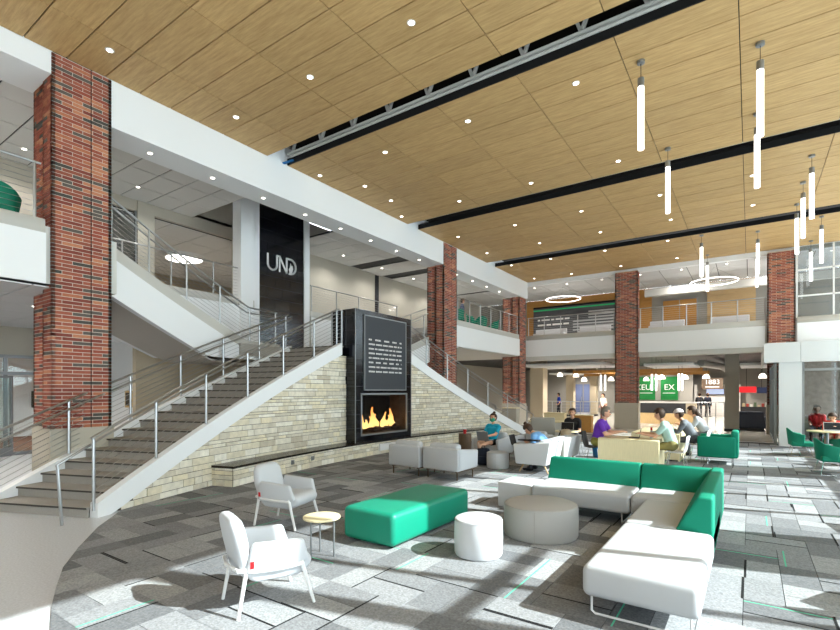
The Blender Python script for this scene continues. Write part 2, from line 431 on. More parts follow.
# ---- beams
o = MB().box(-11.35, EX-.01, 4.43, 25.0, 7.17, ZC+.5).build('wall_beam_left', M['white']); struct(o, 'long white beam above the staircase', 'beam')
o = MB().box(-11.5, EX-.01, -4, 3.45, 7.69, ZC+.5).build('wall_beam_left', M['white']); struct(o, 'short white beam beside the nearest brick column', 'beam')
o = MB().box(-11.35, 5.3, 26.2, 26.5, 7.9, ZC+.5).build('wall_beam_far', M['white']); struct(o, 'white beam over the far gallery', 'beam')
o = MB().box(-11.35, EX-.01, 25.0, 26.2, 7.17, ZC+.5).build('wall_beam_left', M['white']); struct(o, 'white beam end at the corner column', 'beam')

# ---- slabs, parapets
def slab(b, label): o = MB().box(*b).build('floor', [M['offwhite']]); struct(o, label, 'floor slab'); return o
slab((-16, EX-.06, -6, 4.55, 3.86, Z2), 'upper floor slab beside the nearest brick column')
slab((-16, EX-.06, 18.77, YF+.1, 3.86, Z2), 'upper floor slab between the two rear brick columns')
slab((-16, -14.05, 4.55, 10.34, 3.86, Z2), 'upper floor slab behind the near upper flight')
slab((-16, -14.05, 12.97, 18.77, 3.86, Z2), 'upper floor slab behind the far upper flight')
slab((-16, -14.66, 10.34, 12.97, 3.86, Z2), 'upper floor slab behind the logo tower')
slab((-16, 9, YF+.1, 33, 3.95, Z2), 'upper floor slab of the far gallery')
def parapet(b_face, b_cap, label):
    t = thing('wall_parapet', label, 'parapet', kind='structure')
    MB().box(*b_face).build('fascia', M['white'], t)
    rbox('cap', b_cap, .012, M['cap'], t, seg=1)
parapet((EX-.06, EX, -6, 3.35, 3.85, 4.76), (EX-.16, EX-.03, -6, 3.35, 4.76, 5.02), 'white gallery parapet left of the nearest brick column')
parapet((EX-.06, EX, 18.13, 25.05, 3.85, 4.76), (EX-.16, EX-.03, 18.13, 25.05, 4.76, 5.02), 'white gallery parapet between the two rear brick columns')
parapet((-10.62, .55, YF, YF+.08, 3.85, 4.78), (-10.62, .55, YF+.03, YF+.16, 4.78, 5.04), 'long white parapet of the far gallery')
parapet((1.65, 9, YF-.3, YF-.2, 3.85, 4.78), (1.65, 9, YF-.27, YF-.1, 4.78, 5.04), 'white parapet right of the last brick column')
parapet((-14.04, -14, 4.55, 10.34, 3.2, 4.76), (-14.16, -14.02, 4.55, 10.4, 4.76, 5.0), 'white gallery edge behind the near upper flight')
parapet((-14.04, -14, 12.97, 18.77, 3.2, 4.76), (-14.16, -14.02, 12.95, 18.77, 4.76, 5.0), 'white gallery edge behind the far upper flight')
# soffit strip under the far gallery
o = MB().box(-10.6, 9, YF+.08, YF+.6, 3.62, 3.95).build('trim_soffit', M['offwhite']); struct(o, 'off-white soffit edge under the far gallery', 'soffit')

# ---- brick columns
BL, BH, MJ = .29, .0567, .0115
brick_obj = mat_ramp('brick_', BRICK, 'object'); brick_att = mat_ramp('brick_', BRICK, 'attr')
BRM = MB().box(-.5, .5, -.5, .5, -.5, .5).mesh('brick', brick_obj)
CORE = .008
def column(x0, x1, y0, y1, z0, z1, rear, label, n_single, base=1.2, control=None, front='x'):
    """front pier (bricks on it) + narrower rear pier; rear = (x0,x1,y0,y1)"""
    t = thing('brick_column', label, 'column', ((x0+x1)/2, (y0+y1)/2, 0), kind='structure')
    ox, oy = (x0+x1)/2, (y0+y1)/2
    core = MB()
    boxes = [(x0, x1, y0, y1), rear]
    for (a, b, c, d) in boxes: core.box(a+CORE-ox, b-CORE-ox, c+CORE-oy, d-CORE-oy, z0, z1)
    core.build('mortar_core', M['mortar'], t)
    if z0 > .2:
        MB().box(x0-.03-ox, x1+.03-ox, y0-.03-oy, y1+.03-oy, 0, z0).box(rear[0]-.02-ox, rear[1]-ox, rear[2]-.02-oy, rear[3]+.02-oy, 0, z0-.001).build('plinth', M['beige'], t)
    todo = []; rr = random.Random(int(abs(ox*7+oy*13)))
    ncourse = int((z1-z0)/(BH+MJ))
    for (a, b, c, d) in boxes:
        for face in ('+x', '-y', '+y', '-x'):
            lo, hi = (c, d) if face[1] == 'x' else (a, b)
            for k in range(ncourse):
                z = z0+(k+.5)*(BH+MJ)
                nb = max(1, round((hi-lo)/(BL+MJ))); mod = (hi-lo+MJ)/nb
                s = lo - (0 if k % 2 else mod/2)
                while s < hi-.02:
                    e = min(s+mod-MJ, hi); s2 = max(s, lo)
                    if e-s2 > .02: todo.append((face, s2, e, z, a, b, c, d))
                    s += mod
    def brick(tt):
        face, s, e, z, a, b, c, d = tt; m_ = (s+e)/2
        if face == '+x': return (b-.03, m_, z), (.06, e-s, BH)
        if face == '-x': return (a+.03, m_, z), (.06, e-s, BH)
        if face == '-y': return (m_, c+.03, z), (e-s, .06, BH)
        return (m_, d-.03, z), (e-s, .06, BH)
    def score(tt):
        p, s = brick(tt); d = math.dist(p, (0, 0, 1.9))
        vis = {'+x': 1, '-y': .8}.get(tt[0], 50)
        return d*vis*(1.0 if tt[6] == y0 and tt[4] == x0 else 1.15)
    todo.sort(key=score)
    stuff = MB()
    for i, tt in enumerate(todo):
        p, s = brick(tt)
        if i < n_single:
            link('brick', BRM, t, (p[0]-ox, p[1]-oy, p[2]), 0, s)
        else:
            stuff.box(p[0]-ox-s[0]/2, p[0]-ox+s[0]/2, p[1]-oy-s[1]/2, p[1]-oy+s[1]/2, z_ := p[2]-BH/2, p[2]+BH/2, 0, rr.random())
    tag(stuff.build('brickwork', brick_att, t, attr=True), kind='stuff')
    if control: MB().box(x1-.01-ox, x1+.0015-ox, control-.007-oy, control+.007-oy, z0, z1).build('control_joint', M['black'], t)
    return t
column(-10.92, EX, 3.43, 4.43, 1.2, ZC, (-11.85, -10.92, 3.57, 4.30), 'tall red brick column standing beside the near stair flight', 300, control=4.07)
column(-10.92, EX, 17.04, 18.13, 1.2, ZC, (-11.36, -10.92, 17.1, 18.05), 'red brick column at the foot of the far stair flight', 0, control=17.7)
column(-11.0, -10.55, 25.1, 26.05, 1.2, 7.17, (-11.6, -11.0, 25.2, 26.0), 'red brick column at the corner of the two galleries', 0)
def far_column(x0, x1, label):
    column(x0, x1, YF-.15, YF+.30, 1.3, 7.95, (x0+.1, x1-.1, YF+.30, YF+.8), label, 0)
far_column(-5.7, -4.62, 'red brick column in the middle of the far gallery')
far_column(.62, 1.6, 'red brick column at the end of the far gallery by the vestibule')

# ---- upper-floor tile ceilings (tiles hung under a dark backing)
def tile_ceiling(x0, x1, y0, y1, z, nx, ny, label, gaps=()):
    c = MB().box(x0, x1, y0, y1, z+.05, z+.08).build('ceiling', M['dark']); struct(c, label, 'ceiling')
    dx, dy = (x1-x0)/nx, (y1-y0)/ny
    me = MB().box(-dx/2+.016, dx/2-.016, -dy/2+.016, dy/2-.016, 0, .02).mesh('tile', M['tile_ceiling'])
    for i in range(nx):
        for j in range(ny):
            yy = y0+dy*(j+.5)
            if any(abs(yy-g) < dy/2 for g in gaps): continue
            link('ceiling_tile', me, c, (x0+dx*(i+.5), yy, z))
    return c
tile_ceiling(-16, -11.36, 3.9, 9.3, 7.93, 4, 7, 'white tile ceiling over the upper floor behind the near upper flight')
tile_ceiling(-16, -11.36, 13.2, 26.2, 7.93, 4, 16, 'white tile ceiling over the upper floor behind the far upper flight', gaps=(17.35, 20.3))
o = MB().box(-16, -11.36, 9.3, 13.2, 9.2, 9.25).build('ceiling', M['greypaint']); struct(o, 'grey raised ceiling above the logo tower', 'ceiling')
tile_ceiling(-16, -11.5, -4, 3.9, 7.93, 4, 10, 'white tile ceiling over the gallery beside the nearest column')
tile_ceiling(-16, 6, 26.5, 31, 7.93, 18, 4, 'white tile ceiling over the far gallery')
tile_ceiling(-18.1, EX-.1, -6, 4.5, 3.80, 6, 8, 'white tile ceiling under the gallery left of the nearest column')

o = MB().box(-18.1, -14.06, 4.5, 7.1, 3.8, 3.85).build('ceiling', M['tile_ceiling']); struct(o, 'white ceiling patch behind the nearest brick column', 'ceiling')
# ---- upper-floor walls
o = MB().box(-16.15, -16, 10.96, 33, Z2, 9.3).build('wall_upper_left', M['beige']); struct(o, 'beige upper floor wall behind the fireplace tower', 'wall')
MB().box(-16.0, -15.985, 19.2, 19.5, Z2, 7.9).build('wall_joint', M['dark'], o)
o = MB().box(-16.15, -16, -4, 6.0, Z2, 8.3).box(-16.15, -15.95, 7.49, 8.01, Z2, 7.93).box(-16.15, -16, 6.0, 10.96, 7.6, 9.3).box(-16.12, -16, 6.0, 6.1, Z2, 7.6).build('wall_upper_left', M['beige']); struct(o, 'beige upper wall with wide openings behind the near upper flight', 'wall')
o = MB().box(-24, -16.15, -4, 20, Z2-.1, Z2).build('floor', M['tilefloor']); struct(o, 'floor of the upper room behind the stair openings', 'floor')
tile_ceiling(-23.5, -16.15, 2, 18, 7.55, 5, 12, 'grey tile ceiling inside the upper room behind the stairs')
o = MB().box(-24.1, -23.9, -4, 20, Z2, 8).build('wall_upper_back', M['tan']); struct(o, 'tan back wall of the upper room behind the stairs', 'wall')
o = MB().box(-24, -16.2, 19.9, 20, Z2, 8).build('wall_upper_end', M['tan']); struct(o, 'tan end wall of the upper room', 'wall')
# glazed screen in the first opening
wn = thing('window_1', 'dark glazed screen in the upper wall beside the nearest column', 'window', (-16.05, 6.75, Z2), kind='structure')
MB().box(-.02, .02, -.72, .72, .08, 2.6).build('pane', M['glass_dark'], wn)
for yy in (-.74, 0, .72): MB().box(-.04, .04, yy-.03, yy+.03, 0, 2.7).build('mullion', M['alu'], wn)

o = MB().box(-24, 5.3, -7.2, -7, 0, 9.7).build('wall_back', M['beige']); struct(o, 'beige wall behind the viewer', 'wall')
o = MB().box(-24.1, -16.2, -4.2, -4, Z2, 8).build('wall_upper_front', M['tan']); struct(o, 'tan near end wall of the upper room', 'wall')
o = MB().box(-24.2, -16, -4, 20, 8.0, 8.1).build('ceiling', M['dark']); struct(o, 'dark ceiling void over the upper room', 'ceiling')
# ---- ground floor behind the stairs
o = MB().box(-14.25, -14.06, 6.55, 10.36, 0, 3.85).box(-14.25, -14.06, 10.36, 12.96, 0, 2.88).box(-14.25, -14.06, 12.96, 18.2, 0, 3.85).build('wall_under_stairs', M['tan']); struct(o, 'tan ground floor wall under the upper flights', 'wall')
o = MB().box(-18.1, -18, -6, 7.2, 2.95, 3.9).box(-18.1, -18, 7.2, 20, 0, 3.9).build('wall_ground_left', M['beige']); struct(o, 'beige wall above the glazed office front', 'wall')
o = MB().box(-25.2, -25, -8, 20, 0, 3.9).build('wall_office_back', M['white']); struct(o, 'white back wall of the office behind the glass front', 'wall')
o = MB().box(-25, -18.1, -6, 20, 3.5, 3.6).build('ceiling', M['tile_ceiling']); struct(o, 'white ceiling of the office behind the glass front', 'ceiling')
o = MB().box(-25, -18.1, -6, 20, 0, .01).build('floor', mat('office_carpet', (120, 84, 66), .9)); struct(o, 'brown carpet of the office behind the glass front', 'floor')
o = MB().box(-18.1, -14.26, 6.9, 7.1, 0, 3.86).build('wall_return', M['white']); struct(o, 'beige return wall beside the office front', 'wall')
sf = thing('window_2', 'aluminium framed glass office front beside the stair foot', 'window', (-18, 4.3, 0), kind='structure')
for yy in (-9.5, -7.5, -5.5, -3.5, -1.5, -.6, .45, 1.5, 2.8): MB().box(-.05, .05, yy-.04, yy+.04, 0, 2.95).build('mullion', M['alu'], sf)
for z in (.05, 2.42, 2.92): MB().box(-.045, .045, -9.5, 2.8, z-.05, z+.05).build('transom', M['alu'], sf)
for a, b in ((-9.5, -7.5), (-7.5, -5.5), (-5.5, -3.5), (-3.5, -1.5), (-1.5, -.6), (-.6, .45), (.45, 1.5), (1.5, 2.8)):
    MB().box(-.006, .006, a+.04, b-.04, .1, 2.36).box(-.006, .006, a+.04, b-.04, 2.48, 2.86).build('pane', M['glass'], sf)
dr = thing('door_1', 'open aluminium and glass door of the office front', 'door', (-17.95, 4.9, 0), R_(-65), kind='structure')
for b in ((0, .06, -.03, .03, 0, 2.35), (.94, 1.0, -.03, .03, 0, 2.35), (.06, .94, -.03, .03, 0, .25), (.06, .94, -.03, .03, 2.28, 2.35)): MB().box(*b).build('frame', M['alu'], dr)
MB().box(.06, .94, -.005, .005, .25, 2.28).build('pane', M['glass'], dr)
MB().tube([(.88, -.08, .8), (.88, -.08, 1.5)], .018).build('handle', M['steel'], dr)
pc = thing('framed_picture', 'small framed picture on the white wall seen past the brick column', 'picture', (-15.2, 6.9, 1.66), -PI/2)
MB().box(0, .04, -.2, .2, -.25, .25).build('frame', M['lightwood'], pc); MB().box(.04, .05, -.14, .14, -.19, .19).build('print', mat('print_dark', (70, 66, 60), .6, var=.5, vscale=5), pc)
pc = thing('framed_picture', 'wide dark red picture on the office wall behind the glass door', 'picture', (-24.97, 8.0, 1.55))
MB().box(0, .04, -.55, .55, -.35, .35).build('frame', M['black'], pc); MB().box(.04, .05, -.48, .48, -.28, .28).build('print', mat('print_red', (120, 62, 40), .6, var=.5, vscale=4), pc)

# ---- far gallery, upper floor back wall
wf = MB().box(-16, 6, 31, 31.2, Z2, 7.93).build('wall_far_upper', M['greypaint']); struct(wf, 'grey upper wall of the far gallery', 'wall')
for (x0, x1, nm) in ((-12.45, -4.75, 'oak'), (-1.95, .25, 'pale')):
    n = 8
    for k in range(n):
        h = (7.9-Z2)/n
        MB().box(x0, x1, 30.93, 31, Z2+k*h+.004, Z2+(k+1)*h-.004).build('wood_board', M['oak'] if nm == 'oak' else M['palewood'], wf)
mu = thing('wall_mural', 'dark grey mural with striped flag and white lettering on the far gallery', 'mural', (-8.7, 30.9, Z2))
MB().box(-3.25, 3.25, -.05, 0, .3, 2.45).build('backing', mat('mural_grey', (84, 86, 90), .6), mu)
MB().box(-3.25, 3.25, -.09, -.03, 2.45, 2.55).build('frame', M['black'], mu); MB().box(-3.25, 3.25, -.07, -.05, 2.28, 2.36).build('green_light_strip', mat('green_led', (40, 150, 90), .5, emit=.35), mu)
fl = MB().box(-.62, 2.3, -.065, -.05, .85, 2.12).build('flag', mat('flag_dark', (78, 80, 84), .6), mu)
for k in range(7):
    z = .85+k*.183
    MB().box((.35 if k > 3 else -.62), 2.3, -.075, -.062, z, z+.09).build('stripe', mat('flag_pale', (176, 178, 180), .6), fl)
for row, (z, ws) in enumerate(((1.62, (.16, .55, .2, .5, .3)), (1.3, (.5, .3, .62, .35)))):
    x = -2.95
    for w_ in ws:
        MB().box(x, x+w_, -.065, -.05, z, z+.10).build('lettering', M['letter'], mu); x += w_+.1
MB().box(2.45, 3.0, -.07, -.05, .5, 2.2).build('photo_strip', mat('mural_photo', (120, 122, 126), .6, var=.4, vscale=4), mu)
dr = thing('door_2', 'warm oak double door at the back of the far gallery', 'door', (-3.3, 30.95, Z2), kind='structure')
MB().box(-.9, .9, -.06, 0, 0, 2.25).build('frame', M['alu'], dr)
for k in (-1, 1): MB().box(.02 if k > 0 else -.84, .84 if k > 0 else -.02, -.09, -.06, .02, 2.18).build('leaf', M['oak'], dr)
o = MB().box(-4.75, 5, 28.6, 28.9, 7.05, 7.42).build('trim_bulkhead', M['offwhite']); struct(o, 'white bulkhead hanging over the far gallery', 'bulkhead')
# right end glazing of the upper floor
wg = thing('window_3', 'upper floor glazing in white frames right of the last brick column', 'window', (1.65, YF-.05, 5.04), kind='structure')
for xx in (0, 1.2, 2.6, 4.0, 5.4): MB().box(xx-.03, xx+.03, -.05, .05, 0, 3.0).build('mullion', M['wmetal'], wg)
for z in (.9, 2.0): MB().box(0, 5.4, -.05, .05, z-.03, z+.03).build('transom', M['wmetal'], wg)
for a, b in ((0, 1.2), (1.2, 2.6), (2.6, 4.0), (4.0, 5.4)): MB().box(a+.03, b-.03, -.006, .006, 0, 3.0).build('pane', M['glass_dark'], wg)

# ---- window wall on the sunny side (outside the picture; casts the sun pattern on the floor)
ww = thing('window_4', 'tall glazed curtain wall on the sunny side of the lounge', 'window', (5.1, 0, 0), kind='structure')
MUL = [(-5.6, .12), (-3.4, .12), (-.9, .12), (5.25, .28), (6.22, .09), (10.6, .1), (12.0, .1), (13.4, .1), (17.3, .1), (18.8, .1), (20.2, .1), (23.4, .1), (25, .1)]
for (y, wd) in MUL: MB().box(-.08, .08, y-wd/2, y+wd/2, 0, ZC+.3).build('mullion', M['wmetal'], ww)
for z in (.06, 2.9, 5.6): MB().box(-.06, .06, -7, 26.2, z-.05, z+.05).build('transom', M['wmetal'], ww)
for y in (1.75, 8.33, 15.2, 21.9): MB().box(-.5, .4, y-.73, y+.73, 0, ZC+.3).build('pier', M['beige'], ww)
MB().box(-.006, .006, -6, 26.2, .1, ZC).build('pane', M['glass'], ww)
# ------------------------------------------------------------------ stairs
def railing(path, label, posts, height=1.0, foot=None, cat='railing', n_cable=9, hand=None, group=None, ext=None):
    """path: function s in 0..1 -> (x,y,z at foot); posts: list of s"""
    t = thing('cable_railing', label, cat, path(0), 0, group)
    O = Vector(path(0)); N = 24
    P_ = lambda s, dz=0: Vector(path(s))-O+Vector((0, 0, dz))
    MB().tube([P_(k/N, height) for k in range(N+1)], .024, 8).build('top_rail', M['steel'], t, smooth=True)
    for s in posts:
        p = P_(s)
        MB().tube([p+Vector((0, 0, -.10)), p+Vector((0, 0, height))], .024, 8).build('post', M['steel'], t, smooth=True)
    for c in range(n_cable):
        z = height*(c+1)/(n_cable+1.0)
        MB().tube([P_(k/12, z) for k in range(13)], .0052, 4, cap=False).build('cable', M['steel'], t)
    if hand:
        MB().tube([P_(k/N, height-.13)+Vector(hand) for k in range(N+1)], .020, 8).build('handrail', M['steel'], t, smooth=True)
    if ext:
        MB().tube([P_(0, height-.13)+Vector(hand or (0, 0, 0)), Vector(ext[0])-O, Vector(ext[1])-O], .021, 8).build('handrail_end', M['steel'], t, smooth=True)
    return t
def nose(th):   # height of the nosing line
    return RISE + (TH0-th)/(TH0-TH1)*(ZL-RISE)
def flight(side, label):
    t = thing('staircase', label, 'staircase', (*arc(RI, TH0, side), 0))
    O = Vector((*arc(RI, TH0, side), 0))
    dth = (TH0-TH1)/(NR-1)
    def sector(t0, t1, r0, r1, z0, z1, mb, mi=0):
        pts = [arc(r0, t0, side), arc(r1, t0, side), arc(r1, t1, side), arc(r0, t1, side)]
        return mb.prism([(x-O.x, y-O.y) for x, y in pts], z0, z1, mi)
    for i in range(NR):
        th = TH0-i*dth; z = (i+1)*RISE
        nx = TH1-1.0 if i == NR-1 else th-dth-.03
        sector(th+.06, nx, RI+.1, RO-.1, z-.035, z, MB()).build('tread', M['tread'], t)
        sector(th+.075, th+.055, RI+.1, RO-.1, z-.03, z-.006, MB()).build('nosing', M['nosing'], t)
        sector(th, th-.06, RI+.1, RO-.1, z-RISE, z-.035, MB()).build('riser', M['riser'], t)
    N = 30
    for (r0, r1, up, dn) in ((RI-.04, RI+.1, .04, .30), (RO-.1, RO+.04, .05, .30)):
        ths = [TH0-.1-(TH0-.1-TH1+.15)*k/N for k in range(N+1)]
        lo = lambda r: [(arc(r, a, side)[0]-O.x, arc(r, a, side)[1]-O.y, max(0, nose(a)-dn)) for a in ths]
        hi = lambda r: [(arc(r, a, side)[0]-O.x, arc(r, a, side)[1]-O.y, nose(a)+up) for a in ths]
        MB().strip(lo(r0), hi(r0), lo(r1), hi(r1)).build('stringer', M['white'], t)
    # sloped soffit
    ths = [TH0-(TH0-TH1)*k/N for k in range(N+1)]
    f = lambda r, dz: [(arc(r, a, side)[0]-O.x, arc(r, a, side)[1]-O.y, max(0.0, nose(a)-dz)) for a in ths]
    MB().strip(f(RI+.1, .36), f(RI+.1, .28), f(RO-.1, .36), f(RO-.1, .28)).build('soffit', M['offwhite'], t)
    return t
flight(-1, 'wide curved grey staircase rising from the terrazzo beside the brick column')
flight(1, 'matching curved staircase descending behind the seated woman in teal')
for side, nm in ((-1, 'near'), (1, 'far')):
    pin = lambda s, sd=side: (*arc(RI+.03, TH0-(TH0-TH1)*s, sd), nose(TH0-(TH0-TH1)*s)+.03)
    pout = lambda s, sd=side: (*arc(RO-.03, TH0-(TH0-TH1)*s, sd), nose(TH0-(TH0-TH1)*s)+.03)
    ps = [0.005, .175, .345, .515, .685, .85, .985]
    hin = (-.09, side*.03, 0)
    a0 = arc(RI+.12, TH0, side); a1 = arc(RI+.12, TH0+1.15, side); a2 = arc(RI+.12, TH0+1.0, side)
    railing(pin, 'steel cable railing along the lounge side of the %s lower flight' % nm, ps, hand=hin, ext=((a1[0], a1[1], .86), (a2[0]+.02, a2[1], .0)))
    hout = (.09, -side*.03, 0)
    b1 = arc(RO-.12, TH0+1.6, side); b2 = arc(RO-.12, TH0+1.75, side)
    railing(pout, 'steel cable railing along the wall side of the %s lower flight' % nm, ps, hand=hout, ext=((b1[0], b1[1], .86), (b2[0], b2[1], .0)))
# landing
lp = [arc(RI-.02, th) for th in (TH1, 2, 0)] + [arc(RI-.02, th, 1) for th in (2, TH1)] + [(-14, arc(28, 9, 1)[1]), (-14, arc(28, 9)[1])]
R2I, R2O = RO+.12, RO+2.0
land = MB().prism([arc(RI+.08, TH1-.9), arc(RO, TH1-.9), arc(RO, 8.2), arc(R2O+.2, 8.2), arc(R2O+.4, 8.2, 1), arc(RO, 8.2, 1), arc(RO, TH1-.9, 1), arc(RI+.08, TH1-.9, 1)], ZL-.32, ZL).build('floor', M['riser']); struct(land, 'grey stair landing behind the fireplace', 'landing')
# upper flights
TU0, TU1 = 8.2, 16.6; NU = 10
def upper(side, label):
    O = Vector((*arc(R2I, TU0, side), 0)); t = thing('staircase', label, 'staircase', O)
    dth = (TU1-TU0)/(NU-1); ru = (Z2-ZL)/NU
    def sector(t0, t1, r0, r1, z0, z1): return MB().prism([(arc(r, a, side)[0]-O.x, arc(r, a, side)[1]-O.y) for r, a in ((r0, t0), (r1, t0), (r1, t1), (r0, t1))], z0, z1)
    for i in range(NU):
        th = TU0+i*dth; z = ZL+(i+1)*ru
        sector(th-.06, th+dth+.03, R2I+.1, R2O-.1, z-.035, z).build('tread', M['tread'], t)
        sector(th, th+.06, R2I+.1, R2O-.1, z-ru, z-.035).build('riser', M['riser'], t)
    N = 24
    nz0 = lambda a: ZL+ru+(a-TU0)/dth*ru
    nz = lambda a: min(nz0(a), Z2+.02)
    A = [TU0-3.6+(TU1-TU0+4.8)*k/N for k in range(N+1)]
    for (r0, r1) in ((R2I-.05, R2I+.1), (R2O-.1, R2O+.05)):
        g = lambda r, f: [(arc(r, a, side)[0]-O.x, arc(r, a, side)[1]-O.y, f(a)) for a in A]
        top = lambda a: max(nz(a)+.06, ZL+.1); mid = lambda a: max(nz(a)-.22, ZL-.1); bot = lambda a: max(nz(a)-1.02, ZL-.42)
        MB().strip(g(r0, bot), g(r0, mid), g(r1, bot), g(r1, mid)).build('stringer', M['white'], t)
        ro = .04
        MB().strip(g(r0+ro, mid), g(r0+ro, top), g(r1-ro, mid), g(r1-ro, top)).build('curb', M['cap'], t)
    g = lambda r, d: [(arc(r, a, side)[0]-O.x, arc(r, a, side)[1]-O.y, max(nz(a)-d, ZL-.42-d*.1)) for a in A]
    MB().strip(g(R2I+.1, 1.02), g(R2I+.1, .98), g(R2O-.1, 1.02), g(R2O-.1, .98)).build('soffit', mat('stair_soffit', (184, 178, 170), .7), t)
    return nz
nz = upper(-1, 'upper stair flight with white closed side rising from the landing to the brick column')
upper(1, 'upper stair flight with white closed side rising from the landing to the rear column')
for side, nm in ((-1, 'near'), (1, 'far')):
    pu = lambda s, sd=side: (*arc(R2I+.03, TU0-3.4+(TU1-TU0+3.4)*s, sd), max(nz(TU0-3.4+(TU1-TU0+3.4)*s), ZL)+.05)
    railing(pu, 'steel cable railing on the lounge side of the %s upper flight' % nm, [0.01, .2, .4, .6, .8, .98], hand=(-.08, 0, 0))
    pu2 = lambda s, sd=side: (*arc(R2O-.03, TU0+(TU1-TU0)*s, sd), nz(TU0+(TU1-TU0)*s)+.05)
    railing(pu2, 'steel cable railing on the wall side of the %s upper flight' % nm, [0.02, .35, .67, .97])
def straight(p, q, label, n, **k):
    p = Vector(p); q = Vector(q)
    return railing(lambda s: tuple(p.lerp(q, s)), label, [i/n*.98+.01 for i in range(n+1)], **k)
straight((-14.08, 4.8, 5.0), (-14.08, 10.3, 5.0), 'steel railing on the gallery edge behind the near upper flight', 4)
straight((-14.08, 13.0, 5.0), (-14.08, 18.6, 5.0), 'steel railing on the gallery edge behind the far upper flight', 4)
straight((EX-.1, -5.5, 5.02), (EX-.1, 3.3, 5.02), 'steel railing on the parapet beside the nearest brick column', 5)
straight((EX-.1, 18.3, 5.02), (EX-.1, 25.0, 5.02), 'steel railing on the parapet between the two rear columns', 6)
straight((-10.5, YF+.1, 5.04), (-5.75, YF+.1, 5.04), 'steel railing on the far parapet in front of the mural', 5)
straight((-4.6, YF+.1, 5.04), (.6, YF+.1, 5.04), 'steel railing on the far parapet in front of the pale wood wall', 5)
# rail across the landing beside the chimney breast
for side, nm in ((-1, 'near'), (1, 'far')):
    a = arc(RI+.1, TH1-.5, side)
    straight((a[0], a[1], ZL+.03), (-10.15, a[1], ZL+.03), 'short steel landing railing at the %s side of the fireplace tower' % nm, 1, n_cable=8)

# ------------------------------------------------------------------ stone walls and bench
stone_m = mat_ramp('ledge_stone_', STONE, 'object', rough=.9, noise=.14, nscale=9, bump=.5)
SM = MB().box(-.5, .5, -.5, .5, -.5, .5).mesh('stone', stone_m)
def courses(z0, z1, rr):
    z = z0; out = []
    while z < z1-.03:
        h = rr.choice((.06, .075, .09, .11, .14)); h = min(h, z1-z); out.append((z, h)); z += h
    return out
def stone_wall(r, th_a, th_b, side, top, name, label, seed, z0=0.0, depth=.12):
    rr = random.Random(seed)
    N = 24; ths = [th_a+(th_b-th_a)*k/N for k in range(N+1)]
    g = lambda rad, f: [(*arc(rad, a, side), f(a)) for a in ths]
    wl = MB().strip(g(r+.015, lambda a: z0), g(r+.015, lambda a: top(a)), g(r+.30, lambda a: z0), g(r+.30, lambda a: top(a))).build(name, M['grout'])
    struct(wl, label, 'wall')
    zmax = max(top(a) for a in ths)
    for (z, h) in courses(z0, zmax, rr):
        th = th_a - rr.random()*.8
        while th > th_b:
            L = rr.uniform(.16, .62); dth = math.degrees(L/r)
            t1 = max(th-dth, th_b)
            t0 = min(th, th_a)
            if t0-t1 > .15:
                tm = (t0+t1)/2
                if z < top(tm)+.04:
                    hh = min(h, top(tm)+.2-z)
                    x, y = arc(r+depth/2-rr.uniform(-.006, .010), tm, side)
                    L2 = math.radians(t0-t1)*r-.013
                    link('stone', SM, wl, (x, y, z+hh/2), side*-R_(tm), (depth, L2, hh-.011))
            th = t1
    return wl
stop = lambda a: max(0.02, nose(a)-.28) if a > TH1 else ZL-.3
stone_wall(RI, TH0-1.2, 3.35, -1, stop, 'wall_stone_near', 'cream ledgestone wall under the near stair flight', 11)
stone_wall(RI, TH0-1.2, 3.35, 1, stop, 'wall_stone_far', 'cream ledgestone wall under the far stair flight', 12)
RB = RI-.52
bench = thing('stone_bench', 'low curved stone bench with dark slab along the fireplace wall', 'bench', (-9.3, CY, 0))
BO = Vector((-9.3, CY, 0)); TB = 15.3
ths = [TB-2*TB*k/40 for k in range(41)]
sg = lambda th: arc(RI, abs(th), -1 if th > 0 else 1)
pt = lambda r, th, z: (arc(r, abs(th), -1 if th > 0 else 1)[0]-BO.x, arc(r, abs(th), -1 if th > 0 else 1)[1]-BO.y, z)
MB().strip([pt(RB+.02, a, 0) for a in ths], [pt(RB+.02, a, .37) for a in ths], [pt(RI+.02, a, 0) for a in ths], [pt(RI+.02, a, .37) for a in ths]).build('bench_core', M['grout'], bench)
ths2 = [TB+.06-2*(TB+.06)*k/40 for k in range(41)]
MB().strip([pt(RB-.03, a, .37) for a in ths2], [pt(RB-.03, a, .415) for a in ths2], [pt(RI+.0, a, .37) for a in ths2], [pt(RI+.0, a, .415) for a in ths2]).build('bench_top', M['slab'], bench)
rr = random.Random(5)
for (z, h) in courses(0.0, .37, rr):
    th = TB
    while th > -TB:
        L = rr.uniform(.16, .6); t1 = max(th-math.degrees(L/RB), -TB); tm = (th+t1)/2
        sd_ = -1 if tm > 0 else 1
        if not (-.6 < tm < .9 and .1 < z < .3):
            x, y = arc(RB+.05-rr.uniform(-.004, .008), abs(tm), sd_)
            link('stone', SM, bench, (x-BO.x, y-BO.y, z+h/2), R_(tm), (.1, math.radians(th-t1)*RB-.013, h-.011))
        th = t1
    for e in (TB, -TB):   # end faces
        rad = RB+.02
        while rad < RI:
            L = min(rr.uniform(.15, .3), RI-rad+.01); x, y = arc(rad+L/2, TB-.1, -1 if e > 0 else 1)
            link('stone', SM, bench, (x-BO.x, y-BO.y, z+h/2), R_(e), (L-.012, .1, h-.011)); rad += L
for th in (.55, -.15):
    x, y = arc(RB+.0, abs(th), -1 if th > 0 else 1)
    v = MB().box(-.01, .06, -.26, .26, .11, .31).build('vent_frame', M['wmetal'], bench, (x-BO.x, y-BO.y, 0), R_(th)); MB().box(-.02, -.005, -.22, .22, .14, .28).build('vent_grille', M['dark'], v)
